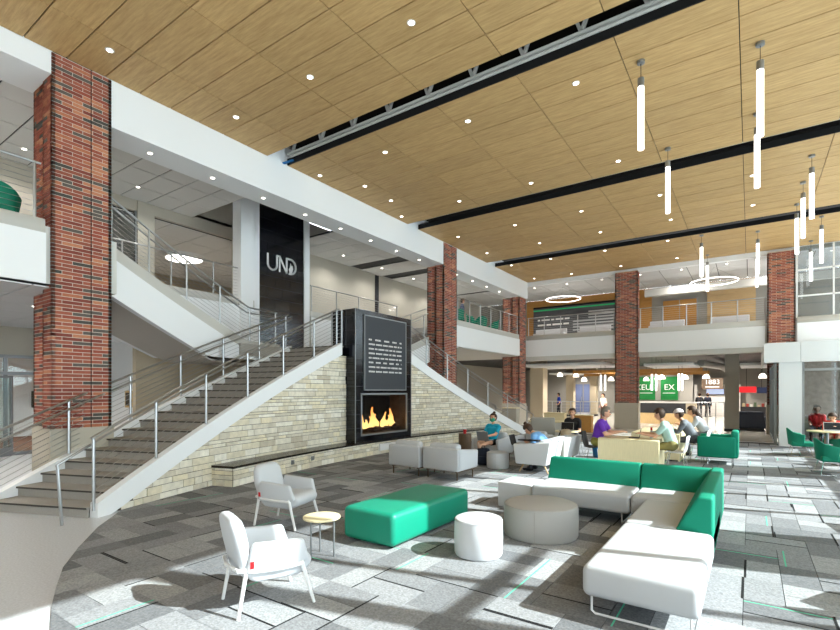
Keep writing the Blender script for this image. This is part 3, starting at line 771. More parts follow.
for th in (10.5, 8.6):
    x, y = arc(RB-.015, th, -1); MB().box(-.008, .01, -.05, .05, .19, .29).build('socket_plate', M['alu'], bench, (x-BO.x, y-BO.y, 0), R_(th))

# ------------------------------------------------------------------ fireplace tower
fp = thing('fireplace', 'tall black tiled fireplace tower with lit fire and lettered plaque', 'fireplace', (-9.3, CY, .415))
hw, zt = 1.37, 4.27-.415
ft = lambda b, n, m_, p=fp: MB().box(*b).build(n, m_, p)
core = MB()
core.box(-.9, -.02, -hw+.01, -1.14, 0, zt-.01).box(-.9, -.02, 1.14, hw-.01, 0, zt-.01).box(-.9, -.02, -1.14, 1.14, 1.42, zt-.01).box(-.9, -.02, -1.14, 1.14, 0, .17).box(-.9, -.7, -1.14, 1.14, .17, 1.42)
core.build('chimney_core', M['tilegrout'], fp)
TW, TH_ = .61, .405
def tile(y0, y1, z0, z1):
    if y1-y0 > .03 and z1-z0 > .03: MB().box(-.02, 0, y0+.005, y1-.005, z0+.005, z1-.005).build('granite_tile', M['tile'], fp)
rows = int(math.ceil(zt/TH_))
for k in range(rows):
    z0, z1 = k*TH_, min((k+1)*TH_, zt)
    y = -hw - (TW/2 if k % 2 else 0)
    while y < hw:
        a, b = max(y, -hw), min(y+TW, hw)
        # keep the fire opening clear
        if z1 <= .17 or z0 >= 1.42: tile(a, b, z0, z1)
        else:
            for (c, d) in ((-hw, -1.14), (1.14, hw)):
                tile(max(a, c), min(b, d), z0, z1)
            if a < 1.14 and b > -1.14:
                if z0 < .17: tile(max(a, -1.14), min(b, 1.14), z0, .17)
                if z1 > 1.42: tile(max(a, -1.14), min(b, 1.14), 1.42, z1)
        y += TW
    for sy in (-1, 1):      # side faces
        x = -.9+(0 if k % 2 else -.3)
        while x < -.01:
            a, b = max(x, -.9), min(x+TW, 0)
            if b-a > .04: MB().box(a+.003, b-.003, min(sy*hw, sy*(hw-.01)), max(sy*hw, sy*(hw-.01)), z0+.003, z1-.003).build('granite_tile', M['tile'], fp)
            x += TW
ft((-.9, 0, -hw, hw, zt-.012, zt), 'top_slab', M['tile'])
for sy in (-1, 1): MB().box(-.005, .006, sy*hw-.012, sy*hw+.012, 0, zt).build('corner_trim', M['alu'], fp)
pl = MB().box(0, .03, -1.0, 1.03, 1.93-.415, 4.12-.415).build('plaque', M['plaque'], fp)
for (a, b, c, d) in ((-1.02, 1.05, 1.5, 1.53), (-1.02, 1.05, 3.69, 3.72), (-1.02, -.99, 1.5, 3.72), (1.02, 1.05, 1.5, 3.72)): MB().box(0, .04, a, b, c, d).build('border', M['alu'], pl)
rr = random.Random(21)
for k, z in enumerate((2.98, 2.845, 2.71, 2.575, 2.44, 2.305, 2.17, 2.035)):
    y = -.82; ln = MB()
    gap = (.16, .045, .045, .05, .045, .12, .045, .05)[k]
    while y < .78:
        wl_ = rr.uniform(.10, .34)
        if y+wl_ > .72: wl_ = .80-y
        n = max(2, int(wl_/.038))
        for q in range(n):
            y0 = y+q*wl_/n
            ln.box(.03, .034, y0+.005, y0+wl_/n-.006, z+.006, z+.052)
            if q % 2: ln.box(.033, .0345, y0+.012, y0+wl_/n-.013, z+.02, z+.038, 1)
        y += wl_+gap
    tag(ln.build('text_line', [M['letter'], M['plaque']], pl), kind='stuff')
# firebox
fb = MB().box(-.72, -.7, -1.12, 1.12, .17, 1.42).box(-.72, -.03, -1.14, -1.12, .17, 1.42).box(-.72, -.03, 1.12, 1.14, .17, 1.42).box(-.72, -.03, -1.12, 1.12, .17, .19).build('firebox', mat('firebox_brick', (84, 72, 66), .85, var=.35, vscale=6), fp)
fr = MB()
for b in ((-1.14, -1.09, .17, 1.42), (1.09, 1.14, .17, 1.42), (-1.14, 1.14, .17, .22), (-1.14, 1.14, 1.37, 1.42)): fr.box(-.03, .012, *b)
fr.build('firebox_frame', M['alu'], fp)
MB().box(-.012, -.006, -1.09, 1.09, .22, 1.37).build('glass_pane', M['glass_fire'], fp)
rr = random.Random(4)
for k in range(8):
    y = -.9+k*.25; x = -.4+rr.uniform(-.12, .12); z = .27+(.12 if k % 3 == 0 else 0); a = rr.uniform(-.4, .4)
    MB().tube([(x-.12, y-.22, z), (x, y, z+a*.1+.02), (x+.1, y+.22, z+rr.uniform(-.02, .06))], [.05, .062, .048], 9).build('log', mat('charred_log', (66, 50, 42), .9, var=.5, vscale=14), fp, smooth=True)
def flame_mat():
    m = bpy.data.materials.new('flame'); m.use_nodes = True; nt = m.node_tree; nt.nodes.clear()
    out = nt.nodes.new('ShaderNodeOutputMaterial'); e = nt.nodes.new('ShaderNodeEmission'); tr = nt.nodes.new('ShaderNodeBsdfTransparent'); mx = nt.nodes.new('ShaderNodeMixShader')
    tc = nt.nodes.new('ShaderNodeTexCoord'); sp = nt.nodes.new('ShaderNodeSeparateXYZ'); nt.links.new(tc.outputs['Object'], sp.inputs[0])
    cr = nt.nodes.new('ShaderNodeValToRGB'); e0, e1 = cr.color_ramp.elements; e0.position = .0; e0.color = (1, .62, .2, 1); e1.position = .75; e1.color = (1, .2, .02, 1)
    nt.links.new(sp.outputs['Z'], cr.inputs[0]); nt.links.new(cr.outputs[0], e.inputs[0]); e.inputs[1].default_value = 2.6
    mx.inputs[0].default_value = .72
    nt.links.new(tr.outputs[0], mx.inputs[1]); nt.links.new(e.outputs[0], mx.inputs[2]); nt.links.new(mx.outputs[0], out.inputs[0])
    return m
FL = flame_mat()
for (y, h, r) in ((-.92, .22, .05), (-.78, .16, .05), (-.62, .42, .08), (-.5, .24, .10), (-.32, .34, .075), (-.1, .62, .11), (.02, .4, .10), (.2, .32, .08), (.34, .46, .08), (.6, .56, .11), (.7, .34, .09), (.9, .28, .08), (-.4, .18, .12), (.45, .2, .12)):
    prof = [(.3*r, 0), (r, .12*h), (.95*r, .3*h), (.6*r, .55*h), (.3*r, .78*h), (.02, h)]
    mb = MB(); pts = [(rr.uniform(-.02, .02)+.05*math.sin(k*1.3+y*5)*k/6, .03*math.sin(k*1.1+y*9), z) for k, (q, z) in enumerate(prof)]
    mb.tube(pts, [q for q, z in prof], 8).build('flame', FL, fp, (-.36+rr.uniform(-.08, .1), y, .36), smooth=True)

# ------------------------------------------------------------------ lettered tower on the landing
tw = thing('logo_tower', 'tall black tiled panel with white UND letters behind the landing', 'panel', (-14.1, CY, ZL))
TZ = 9.2-ZL
MB().box(-.5, -.02, -1.02, 1.02, 0, TZ).build('panel_core', M['tilegrout'], tw)
nrow = 15; h = TZ/nrow
for k in range(nrow):
    y = -1.01-(.34 if k % 2 else 0)
    while y < 1.01:
        a, b = max(y, -1.01), min(y+.68, 1.01)
        if b-a > .03: MB().box(-.02, 0, a+.006, b-.006, k*h+.006, (k+1)*h-.006).build('granite_tile', M['tile'], tw)
        y += .68
for (a, b) in ((-1.30, -1.02), (1.02, 1.29)): MB().box(-.55, .03, a, b, 0, TZ).build('side_pilaster', M['white'], tw)
def stroke(pts, wd, name='letter'):
    mb = MB()
    for i in range(len(pts)-1):
        (y0, z0), (y1, z1) = pts[i], pts[i+1]; d = math.hypot(y1-y0, z1-z0); ny, nz_ = -(z1-z0)/d*wd/2, (y1-y0)/d*wd/2; ey, ez = (y1-y0)/d*wd*.25, (z1-z0)/d*wd*.25
        q = [(y0-ey+ny, z0-ez+nz_), (y1+ey+ny, z1+ez+nz_), (y1+ey-ny, z1+ez-nz_), (y0-ey-ny, z0-ez-nz_)]
        mb.add([(.0, a, b) for a, b in q]+[(.03, a, b) for a, b in q], [(3,2,1,0), (4,5,6,7), (0,1,5,4), (1,2,6,5), (2,3,7,6), (3,0,4,7)])
    return mb.build(name, M['letter'], tw)
LZ = 6.24-ZL; LH = .54; Y0 = -.66
ua = [(Y0, LZ+LH), (Y0, LZ+.2)] + [(Y0+.2-.2*math.cos(t), LZ+.2-.2*math.sin(t)) for t in [PI*k/10 for k in range(1, 10)]] + [(Y0+.4, LZ+.2), (Y0+.4, LZ+LH)]
stroke(ua, .065)
stroke([(Y0+.40, LZ+LH), (Y0+.52, LZ+LH), (Y0+.84, LZ), (Y0+.84, LZ+LH)], .065)
stroke([(Y0+.52, LZ), (Y0+.52, LZ+LH)], .06)
da = [(Y0+.84, LZ+LH), (Y0+1.02, LZ+LH)] + [(Y0+1.02+.25*math.sin(t), LZ+LH/2+LH/2*math.cos(t)) for t in [PI*k/12 for k in range(1, 12)]] + [(Y0+1.02, LZ), (Y0+.95, LZ)]
stroke(da, .065)
fl = [(Y0+.97, LZ+.04), (Y0+.94, LZ+.16), (Y0+1.0, LZ+.26), (Y0+1.02, LZ+.40), (Y0+1.07, LZ+.28), (Y0+1.10, LZ+.33), (Y0+1.13, LZ+.2), (Y0+1.09, LZ+.06), (Y0+1.04, LZ+.02)]
n = len(fl); MB().add([(0, a, b) for a, b in fl]+[(.03, a, b) for a, b in fl], [tuple(range(n))[::-1], tuple(range(n, 2*n))]+[(k, (k+1) % n, n+(k+1) % n, n+k) for k in range(n)]).build('flame_emblem', M['letter'], tw)
o = MB().box(-14.35, -13.9, 9.78, 10.26, ZL-.3, 9.2).build('wall_column_white', M['white']); struct(o, 'square white column beside the black logo panel', 'column')
# ------------------------------------------------------------------ lights
DLm = MB().lathe([(.075, .0), (.075, -.012), (.055, -.014)], n=16).lathe([(.05, -.010), (.05, -.016)], n=12, mi=1).mesh('downlight', [M['wmetal'], LED])
ORD = ['first', 'second', 'third', 'fourth', 'fifth', 'sixth', 'seventh', 'eighth', 'ninth', 'tenth', 'eleventh', 'twelfth', 'thirteenth']
def downlight(x, y, z, label, group): tag(link('downlight', DLm, None, (x, y, z+.004)), label, 'downlight', group)
def raft_label(x, y, pts):
    s = [i for i, (a, b, n) in enumerate(SEC) if a < y < b][0]; same = [p for p in pts if SEC[s][0] < p[1] < SEC[s][1]]
    rows = sorted({round(p[1]) for p in same}); r = rows.index(round(y)); xs = sorted(p[0] for p in same if round(p[1]) == round(y))
    return 'recessed downlight, %s ceiling raft, %s row from the camera, %s from the stair side' % (ORD[s], ORD[r], ORD[xs.index(x)])
DLP = [(-9.6, 4.02), (-9.59, 6.62), (-4.7, 6.59), (-7.16, 6.6), (-5.34, 9.73), (-7.81, 9.78), (-10.2, 9.78), (-9.6, 11.05), (-9.63, 12.37), (-10.2, 13.71), (-2.89, 9.76), (-2.93, 13.71), (-5.38, 13.69), (-7.82, 13.67),
               (-4.79, 16.81), (-7.24, 16.82), (-9.67, 16.8), (-4.81, 19.45), (-7.27, 19.45), (-9.74, 19.52), (-5.28, 22.12), (-7.7, 22.03), (-9.7, 22.1), (-5.28, 25.31), (-7.78, 25.5), (-9.8, 25.4), (-2.36, 19.47), (-2.8, 22.11), (-2.81, 25.27), (-2.35, 16.84), (.08, 19.5), (.06, 16.82)]
for (x, y) in DLP:
    downlight(x, y, ZC, raft_label(x, y, DLP), 'downlights in the timber ceiling')
for k in range(13): downlight(-10.95, 5.4+k*1.5, 7.17, '%s downlight along the white beam counted from the nearest brick column' % ORD[k], 'downlights in the white beam')
for x in (-12.5, -14.9):
    for k in range(9):
        y = 1.6+k*2.7+(.0 if k < 3 else .6)
        if 9.2 < y < 13.3: continue
        downlight(x, y, 7.93, '%s upper-floor downlight from the camera, in the %s row' % (ORD[k], 'lounge-side' if x > -13 else 'wall-side'), 'downlights in the upper tile ceiling'); spot((x, y, 7.88), 90, color=(1, .97, .92))
for k in range(8):
    downlight(-10.4+k*1.9, 27.0, 7.93, '%s downlight over the far gallery counted from the corner column' % ORD[k], 'downlights over the far gallery')
    if k % 2 == 0: spot((-10.4+k*1.9, 28.2, 7.88), 200)
for (x, y) in ((-19, 4), (-19, 9.5), (-21, 13)): spot((x, y, 7.5), 220)  # bare fill spots added to brighten the upper room
for k, (x, y) in enumerate(((-12.3, 1.5), (-13.2, 4.0), (-15.8, 2.5), (-12.6, -2))):
    downlight(x, y, 3.80, ('downlight under the near gallery, closest to its white edge', 'downlight under the near gallery, closest to the brick column', 'downlight under the near gallery, closest to the office front', 'downlight under the near gallery, farthest from the stairs')[k], 'downlights under the near gallery'); spot((x, y, 3.76), 240)
for (x, y) in ((-21, 2), (-21, 7), (-21, 12)): spot((x, y, 3.45), 420, color=(1, .97, .93))  # no fixtures here; spots added to light the office
for (x, y) in ((-12.6, 8.5), (-12.6, 15)): spot((x, y, 2.6), 30)  # weak fill added beneath the stairs, no lamp body
for (x, y) in ((-12.8, 22), (-14.5, 24.5), (-12.5, 20)): spot((x, y, 3.75), 200)  # fill spots added below the rear gallery, without fixtures

PEND = [(-1.69, 9.8), (.15, 10.49), (.13, 13.1), (-1.73, 13.7), (1.34, 16.25), (1.3, 18.19), (1.28, 20.2), (2.09, 22.1), (2.07, 25.45), (-1.59, 22.09), (-1.6, 25.45), (.25, 22.77), (.25, 25.6)]
pd = thing('pendant_light', '', 'pendant light', (0, 0, ZC))
MB().lathe([(.07, 0), (.07, -.05), (.02, -.055)], n=20).build('canopy', M['alu'], pd, smooth=True)
MB().tube([(0, 0, -.05), (0, 0, -.33)], .006, 6).build('cable', M['dark'], pd)
MB().lathe([(.06, -.49), (.06, -.33), (.02, -.32)], n=20).build('cap', M['alu'], pd, smooth=True)
MB().lathe([(.045, -1.67), (.055, -1.665), (.055, -.49)], n=20).build('tube', TUBE, pd, smooth=True)
WH = ['white tube pendant hanging between the two widest ceiling slots, left one', 'big white tube pendant hanging nearest the top right of the ceiling', 'white tube pendant directly under the big one, half hidden by it', 'white tube pendant below the second slot, standing alone',
      'topmost tube pendant of the right-hand row', 'second tube pendant of the right-hand row', 'third tube pendant of the right-hand row, beside the brick column', 'tube pendant in front of the upper glazing, larger one', 'tube pendant in front of the upper glazing, smaller one',
      'tube pendant left of the far ring light, larger of the pair', 'tube pendant over the far ring light, smaller of the pair', 'tube pendant right of the far ring light, front one', 'tube pendant right of the far ring light, rear one']
for i, (x, y) in enumerate(PEND):
    if i == 0: pd.location = (x, y, ZC); pd['label'] = WH[0]; pd['group'] = 'tube pendants'
    else: dup(pd, (x, y, ZC), 0, WH[i], 'tube pendants')
def ring(x, y, z, r, label):
    t = thing('ring_light', label, 'ring light', (x, y, z))
    n = 40; MB().lathe([(r-.035, -.03), (r+.035, -.03), (r+.035, .03), (r-.035, .03), (r-.035, -.03)], n=n)
    mb = MB(); pr = [(r-.016, -.016), (r+.016, -.016), (r+.016, .016), (r-.016, .016)]
    for a, b in zip(pr, pr[1:]+pr[:1]):
        vs = [(q[0]*math.cos(2*PI*k/n), q[0]*math.sin(2*PI*k/n), q[1]) for k in range(n) for q in (a, b)]
        mb.add(vs, [(2*k, 2*((k+1) % n), 2*((k+1) % n)+1, 2*k+1) for k in range(n)])
    mb.build('glowing_ring', RING, t)
    for k in range(3): a = k*2*PI/3; MB().tube([(r*math.cos(a), r*math.sin(a), .03), (0, 0, 7.9-z)], .004, 4).build('hanger', M['alu'], t)
ring(-8.9, 27.6, 7.2, .95, 'glowing ring light above the striped flag mural')
ring(-1.45, 27.3, 7.2, 1.0, 'glowing ring light behind the tube pendants on the far gallery')
t = thing('drum_light', 'big round glowing ceiling light in the upper room behind the stairs', 'ceiling light', (-19.5, 11.0, 7.56)); MB().lathe([(.75, 0), (.75, -.14), (.70, -.15)], n=32).build('shade', M['wmetal'], t); MB().lathe([(.69, -.10), (.69, -.16)], n=32).build('diffuser', mat('drum_led', (255, 250, 240), .5, emit=6), t)

# ------------------------------------------------------------------ food court under the far gallery
o = MB().box(-18.2, 6.5, 44, 44.2, 0, 3.9).build('wall_far_ground', M['greypaint']); struct(o, 'grey back wall of the food court', 'wall')
o = MB().box(-18.2, -18, 20, 44, 0, 3.9).build('wall_court_left', M['beige']); struct(o, 'beige side wall of the food court', 'wall')
o = MB().box(6.4, 6.6, 26.6, 44, 0, 3.9).build('wall_court_right', M['greypaint']); struct(o, 'grey side wall of the food court', 'wall')
o = MB().box(-18, 6.5, 26.7, 44.2, 3.9, 4.0).build('ceiling', M['dark']); struct(o, 'dark open ceiling of the food court', 'ceiling')
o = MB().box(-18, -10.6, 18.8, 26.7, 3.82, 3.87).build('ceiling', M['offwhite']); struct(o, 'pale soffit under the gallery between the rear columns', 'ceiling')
def cloud(b, label): tag(rbox('ceiling_cloud', b, .02, M['white'], seg=1), label, 'ceiling cloud', 'ceiling clouds in the food court')
cloud((-11.2, -6.6, 27.2, 31, 3.33, 3.5), 'long white ceiling cloud left of the middle brick column')
cloud((-4.6, -2.3, 27.4, 31, 3.2, 3.34), 'white ceiling cloud right of the middle brick column')
cloud((-.4, .9, 27.2, 31, 3.1, 3.22), 'white tile ceiling cloud next to the vestibule')
cloud((-12, -9, 34, 38, 3.1, 3.2), 'white ceiling cloud deeper in the food court')
for i, (y, z) in enumerate(((31.5, 3.12), (34, 3.0), (37, 3.15))):
    tag(MB().box(-9.5, -2.2, y-.08, y+.08, z-.09, z+.09).build('timber_beam', M['oak']), ('front timber beam hanging in the food court', 'middle timber beam hanging in the food court', 'rear timber beam hanging in the food court')[i], 'beam', 'timber beams in the food court')
tag(MB().tube([(-2.2, 30, 3.4), (-1.5, 36, 3.45), (-1.4, 43, 3.45)], .2, 12).build('air_duct', M['pipe'], smooth=True), 'round silver air duct under the dark court ceiling', 'duct')
def tan_column(x0, x1, y, d, label, m_='tan'):
    t = thing('court_column', label, 'column', ((x0+x1)/2, y, 0), kind='structure'); w_ = (x1-x0)/2
    MB().box(-w_, w_, 0, d, .12, 3.9).build('shaft', M[m_], t); MB().box(-w_-.02, w_+.02, -.02, d+.02, 0, .12).build('base', M['dark'], t)
tan_column(-11.45, -10.62, 29, .8, 'tan square column behind the corner brick column')
tan_column(-11.4, -10.85, 36, .55, 'slim tan column in the middle of the food court')
tan_column(-10.2, -9.7, 38, .5, 'slim tan column near the blue doors')
tan_column(-.98, -.42, 26.95, .55, 'plain grey square column under the far gallery', 'greypaint')
GREEN = mat('sign_green', (18, 112, 52), .5, var=.35, vscale=1.5)
for (x0, x1, txt, lb) in ((-7.95, -6.2, 'XEU', 'wider green wall sign with white letters in the food court'), (-5.8, -4.6, 'EX', 'narrower green wall sign with white letters in the food court')):
    t = thing('wall_sign', lb, 'sign', ((x0+x1)/2, 42, 1.2)); MB().box(-(x1-x0)/2, (x1-x0)/2, 0, .06, 0, 1.82).build('board', GREEN, t)
    text_mesh('lettering', txt, .62, M['letter'], t, (0, -.01, .98), (PI/2, 0, 0))
    MB().box(-(x1-x0)/2+.15, (x1-x0)/2-.2, -.012, 0, .52, .56).build('underline', M['letter'], t)
    for xx in (x0+.1, x1-.1): MB().box(xx-(x0+x1)/2-.04, xx-(x0+x1)/2+.04, .06, .12, -1.2, 1.82).build('sign_post', M['greypaint'], t)
tag(MB().box(-8.2, -3.6, 42.15, 42.3, 0, 3.9).build('wall_partition', M['greypaint']), 'grey partition carrying the green signs', 'wall', kind='structure')
t = thing('wall_sign', 'dark board reading 1883 above the kitchen opening', 'sign', (-2.35, 42.4, 2.05)); MB().box(-.7, .7, 0, .06, 0, .84).build('board', M['walnut'], t); text_mesh('lettering', '1883', .5, M['letter'], t, (0, -.01, .52), (PI/2, 0, 0)); MB().box(-.45, .45, -.012, 0, .13, .19).build('underline', M['letter'], t)
tag(MB().box(-3.6, -.6, 43.2, 43.9, 0, 2.4).box(-3.6, -.6, 42.6, 43.2, 0, .95).build('kitchen_counter', mat('kitchen_white', (210, 206, 200), .4)), 'bright white kitchen counter under the 1883 board', 'counter')
t = thing('menu_screen', 'pale blue lit menu screen in the kitchen opening', 'screen', (-2.2, 43.15, 1.85)); MB().box(-.6, .6, -.03, 0, -.22, .22).build('bezel', M['dark'], t); MB().box(-.57, .57, -.035, -.028, -.19, .19).build('display', mat('screen_blue', (176, 190, 220), .4, emit=.9), t)
t = thing('menu_screen', 'red lit sign panel over the market shelves', 'screen', (-.2, 40.0, 2.0)); MB().bar((0, -.03, .2), (0, -.03, 1.9), .03, .03).build('hanger', M['dark'], t); MB().box(-.5, .55, -.05, 0, -.2, .2).build('display', mat('screen_red', (200, 30, 36), .4, emit=.8), t)
t = thing('menu_board', 'dark navy menu board over the market shelves', 'menu board', (2.45, 40, 1.75)); MB().box(-2.05, 2.05, 0, .2, 0, .4).build('board', mat('menu_navy', (26, 34, 60), .4), t)
for x in (-1.8, 1.8): MB().bar((x, .1, .4), (x, .1, 2.15), .03, .03).build('hanger', M['dark'], t)
t = thing('market_shelf', 'market shelf with packed goods behind the dark sofa', 'shelf', (1.2, 37, 0)); MB().box(-1.7, 1.7, 0, .6, 0, .9).build('body', M['dark'], t)
rr = random.Random(9)
for k in range(16): MB().box(-1.6+k*.2, -1.46+k*.2, .05, .3, .9, .9+rr.uniform(.12, .3)).build('goods', mat('goods_%d' % (k % 4), ((210, 190, 150), (160, 60, 50), (220, 220, 215), (90, 110, 80))[k % 4], .5), t)
t = thing('court_counter', 'long food court counter with dark front and pale top', 'counter', (-4.0, 31, 0)); MB().box(-1.5, 1.5, 0, .7, 0, .62).build('wood_base', M['lightwood'], t); MB().box(-1.45, 1.0, -.02, .7, .62, 1.2).build('dark_front', M['dark'], t); MB().box(1.0, 1.5, -.02, .7, .62, 1.2).build('end_panel', M['tan'], t); MB().box(-1.55, 1.55, -.06, .75, 1.2, 1.28).build('top', M['offwhite'], t)
straight((-11.0, 30, .1), (-7.4, 30, .1), 'dark railing in front of the raised dining area', 6, height=1.15, n_cable=5)
straight((-2.3, 30, .1), (-1.1, 30, .1), 'short railing beside the food court counter', 3, height=1.2, n_cable=5)
t = thing('court_sofa', 'dark blue grey sofa under the gallery next to the vestibule', 'sofa', (-.05, 28.3, 0)); NAVY = mat('navy_fabric', (52, 58, 70), .8)
rbox('seat', (-.6, .6, -.4, .4, .12, .45), .05, NAVY, t); rbox('backrest', (-.6, .6, -.45, -.25, .12, .92), .05, NAVY, t); MB().box(-.6, .6, -.38, .34, 0, .13).build('plinth', M['dark'], t); rbox('armrest', (-.72, -.55, -.45, .4, .12, .66), .05, NAVY, t); rbox('armrest', (.55, .72, -.45, .4, .12, .66), .05, NAVY, t)
for lb, x, w_ in (('pair of tall blue doors in the food court back wall, left leaf', -12.75, .7), ('pair of tall blue doors in the food court back wall, right leaf', -11.95, .7)):
    t = thing('door_3', lb, 'door', (x, 43.95, 0), kind='structure'); MB().box(-w_/2, w_/2, -.06, 0, 0, 2.5).build('leaf', mat('door_blue', (104, 116, 152), .4), t); MB().box(w_/2-.12, w_/2-.08, -.12, -.06, 1, 1.4).build('handle', M['steel'], t)
DM = thing('dome_pendant', 'dome pendant over the second tan column from the corner', 'pendant light', (-9.5, 34, 3.9), 0, 'dome pendants in the food court')
MB().tube([(0, 0, 0), (0, 0, -1.05)], .01, 5).build('cord', M['dark'], DM); MB().lathe([(.20, -1.32), (.19, -1.22), (.13, -1.1), (.04, -1.04)], n=16).build('shade', mat('dome_glow', (255, 244, 226), .5, emit=3.0), DM, smooth=True)
for (x, y, dz) in ((-11.2, 34, .6), (-10.06, 34, .5), (-7.72, 34, 0), (-4.85, 34, .1), (-4.5, 33, .1), (-3.33, 34, .1), (-2.2, 34, .12), (.6, 34, .1), (-6.2, 38, .1)): dup(DM, (x, y, 3.9+dz*.6), 0, {-11.2: 'leftmost and highest dome pendant in the food court', -10.06: 'second dome pendant from the left in the food court', -7.72: 'dome pendant just left of the middle brick column', -4.85: 'dome pendant right of the middle brick column, rear of a pair', -4.5: 'dome pendant right of the middle brick column, front of a pair', -3.33: 'dome pendant just left of the 1883 board', -2.2: 'dome pendant in front of the 1883 board', .6: 'rightmost dome pendant, beside the vestibule', -6.2: 'dome pendant in front of the wider green sign'}[x])
TP = thing('court_tube_pendant', 'small tube pendant left of the middle brick column, left of the pair', 'pendant light', (-6.95, 28.2, 3.3), 0, 'tube pendant pairs in the food court')
MB().tube([(0, 0, .55), (0, 0, -.45)], .008, 5).build('cord', M['dark'], TP); MB().lathe([(.045, -1.38), (.045, -.5)], n=12).build('tube', TUBE, TP)
for (x, y) in ((-6.72, 28.2), (-4.35, 28.4), (-4.15, 28.4), (-3.05, 28.2), (-2.92, 28.4)): dup(TP, (x, y, 3.3), 0, {-6.72: 'small tube pendant left of the middle brick column, right of the pair', -4.35: 'small tube pendant before the wider green sign, left of the pair', -4.15: 'small tube pendant before the wider green sign, right of the pair', -3.05: 'small tube pendant past the narrower green sign, left of the pair', -2.92: 'small tube pendant past the narrower green sign, right of the pair'}[x])
for (x, y, e) in ((-13, 30, 500), (-8.5, 30, 650), (-8, 36, 850), (-4, 35, 850), (-2, 40, 1000), (-6, 40.5, 350), (-12, 41, 900), (1.5, 30, 500), (2, 38, 800), (-1, 31, 600), (-6, 28.5, 320), (-2.5, 28.5, 400)): spot((x, y, 3.12 if y < 32 else 3.75), e, 165, (1, .94, .86))  # added fill spots without fixtures, lifting the dim food court

# ------------------------------------------------------------------ glass vestibule
vs = thing('vestibule', 'white framed glass vestibule projecting under the far gallery', 'vestibule', (.4, 20.6, 0), kind='structure')
VW = mat('vestibule_panel', (222, 224, 224), .4)
for (a, b) in ((0, .995), (1.005, 2.6), (2.61, 4.4)): MB().box(a, b, -.12, .0, 2.88, 3.55).build('header_panel', VW, vs)
MB().box(0, 4.4, 0, 5.2, 3.1, 3.5).build('roof', M['white'], vs); MB().box(0, .04, 0, 5.2, 2.88, 3.1).build('side_header', VW, vs)
MB().box(.42, 1.04, 0, .5, 0, 2.88).build('pillar', VW, vs)
for y in (.5, 1.7, 2.9, 4.1, 5.2): MB().box(.30, .38, y-.04, y+.04, 0, 2.88).build('mullion', M['alu'], vs)
for z in (.06, 2.3, 2.84): MB().box(.31, .37, .5, 5.2, z-.04, z+.04).build('transom', M['alu'], vs)
for a, b in ((.5, 1.7), (1.7, 2.9), (2.9, 4.1), (4.1, 5.2)): MB().box(.335, .345, a+.04, b-.04, .1, 2.8).build('pane', M['glass_dark'], vs)
for x in (1.08, 2.05, 3.0, 4.0): MB().box(x-.03, x+.03, .05, .13, 0, 2.88).build('mullion', M['alu'], vs)
for z in (.06, 2.62): MB().box(1.08, 4.2, .05, .13, z-.04, z+.04).build('transom', M['alu'], vs)
for a, b in ((1.08, 2.05), (2.05, 3.0), (3.0, 4.0)): MB().box(a+.03, b-.03, .085, .095, .1, 2.86).build('pane', M['glass_dark'], vs)
tag(MB().box(1.1, 6.4, 25.4, 25.6, 0, 3.84).build('wall_vestibule_back', mat('vestibule_brick', (168, 150, 138), .8, var=.25, vscale=7)), 'pale brick back wall inside the vestibule', 'wall', kind='structure')
# ------------------------------------------------------------------ furniture
def xf(mb, mtx):
    mb.v = [tuple(mtx @ Vector(v)) for v in mb.v]; return mb
def side_prism(poly, x0, x1):
    """polygon given in (y,z), extruded along x"""
    mb = MB(); n = len(poly)
    return mb.add([(x0, y, z) for y, z in poly]+[(x1, y, z) for y, z in poly], [tuple(range(n)), tuple(range(n, 2*n))[::-1]]+[(k, (k+1) % n, n+(k+1) % n, n+k) for k in range(n)])
def front_prism(poly, y0, y1, shear=0.0, z0=0.0):
    mb = MB(); n = len(poly)
    return mb.add([(x, y0+(z-z0)*shear, z) for x, z in poly]+[(x, y1+(z-z0)*shear, z) for x, z in poly], [tuple(range(n)), tuple(range(n, 2*n))[::-1]]+[(k, (k+1) % n, n+(k+1) % n, n+k) for k in range(n)])

def lounge_chair(label, loc, rz):
    t = thing('lounge_chair', label, 'armchair', loc, rz, 'pale grey lounge chairs'); m_ = M['pale']
    for sx in (-1, 1):
        MB().tube([(sx*.31, .34, 0), (sx*.285, .22, .40)], [.016, .021], 8).build('leg', M['wmetal'], t, smooth=True)
        MB().tube([(sx*.27, -.36, 0), (sx*.26, -.28, .42)], [.016, .021], 8).build('leg', M['wmetal'], t, smooth=True)
    MB().tube([(.30, .24, .375), (.315, .0, .38), (.305, -.2, .39), (.24, -.35, .40), (0, -.395, .405), (-.24, -.35, .40), (-.305, -.2, .39), (-.315, 0, .38), (-.30, .24, .375)], .018, 8).build('frame_rail', M['wmetal'], t, smooth=True)
    MB().tube([(-.25, .2, .31), (.25, .2, .31)], .016, 8).build('stretcher', M['wmetal'], t, smooth=True)
    bevelled('seat', side_prism([(-.28, .33), (-.2, .27), (.2, .255), (.33, .31), (.355, .40), (.28, .465), (-.26, .43)], -.265, .265), .05, m_, t, seg=4)
    for sx in (-1, 1):
        mb = side_prism([(-.30, .37), (.24, .36), (.305, .40), (.24, .60), (-.24, .635)], -.032, .032)
        mb.v = [(x+sx*(.262+(z-.36)*.10), y, z) for x, y, z in mb.v]
        bevelled('armrest', mb, .028, m_, t, seg=4)
    bevelled('backrest', front_prism([(-.24, .32), (.24, .32), (.285, .58), (.265, .76), (.20, .835), (.05, .845), (0, .835), (-.05, .845), (-.20, .835), (-.265, .76), (-.285, .58)], -.33, -.21, -.22, .40), .05, m_, t, seg=4)
    MB().box(.285, .308, -.262, -.23, .42, .48).build('tab', M['red'], t)
    return t
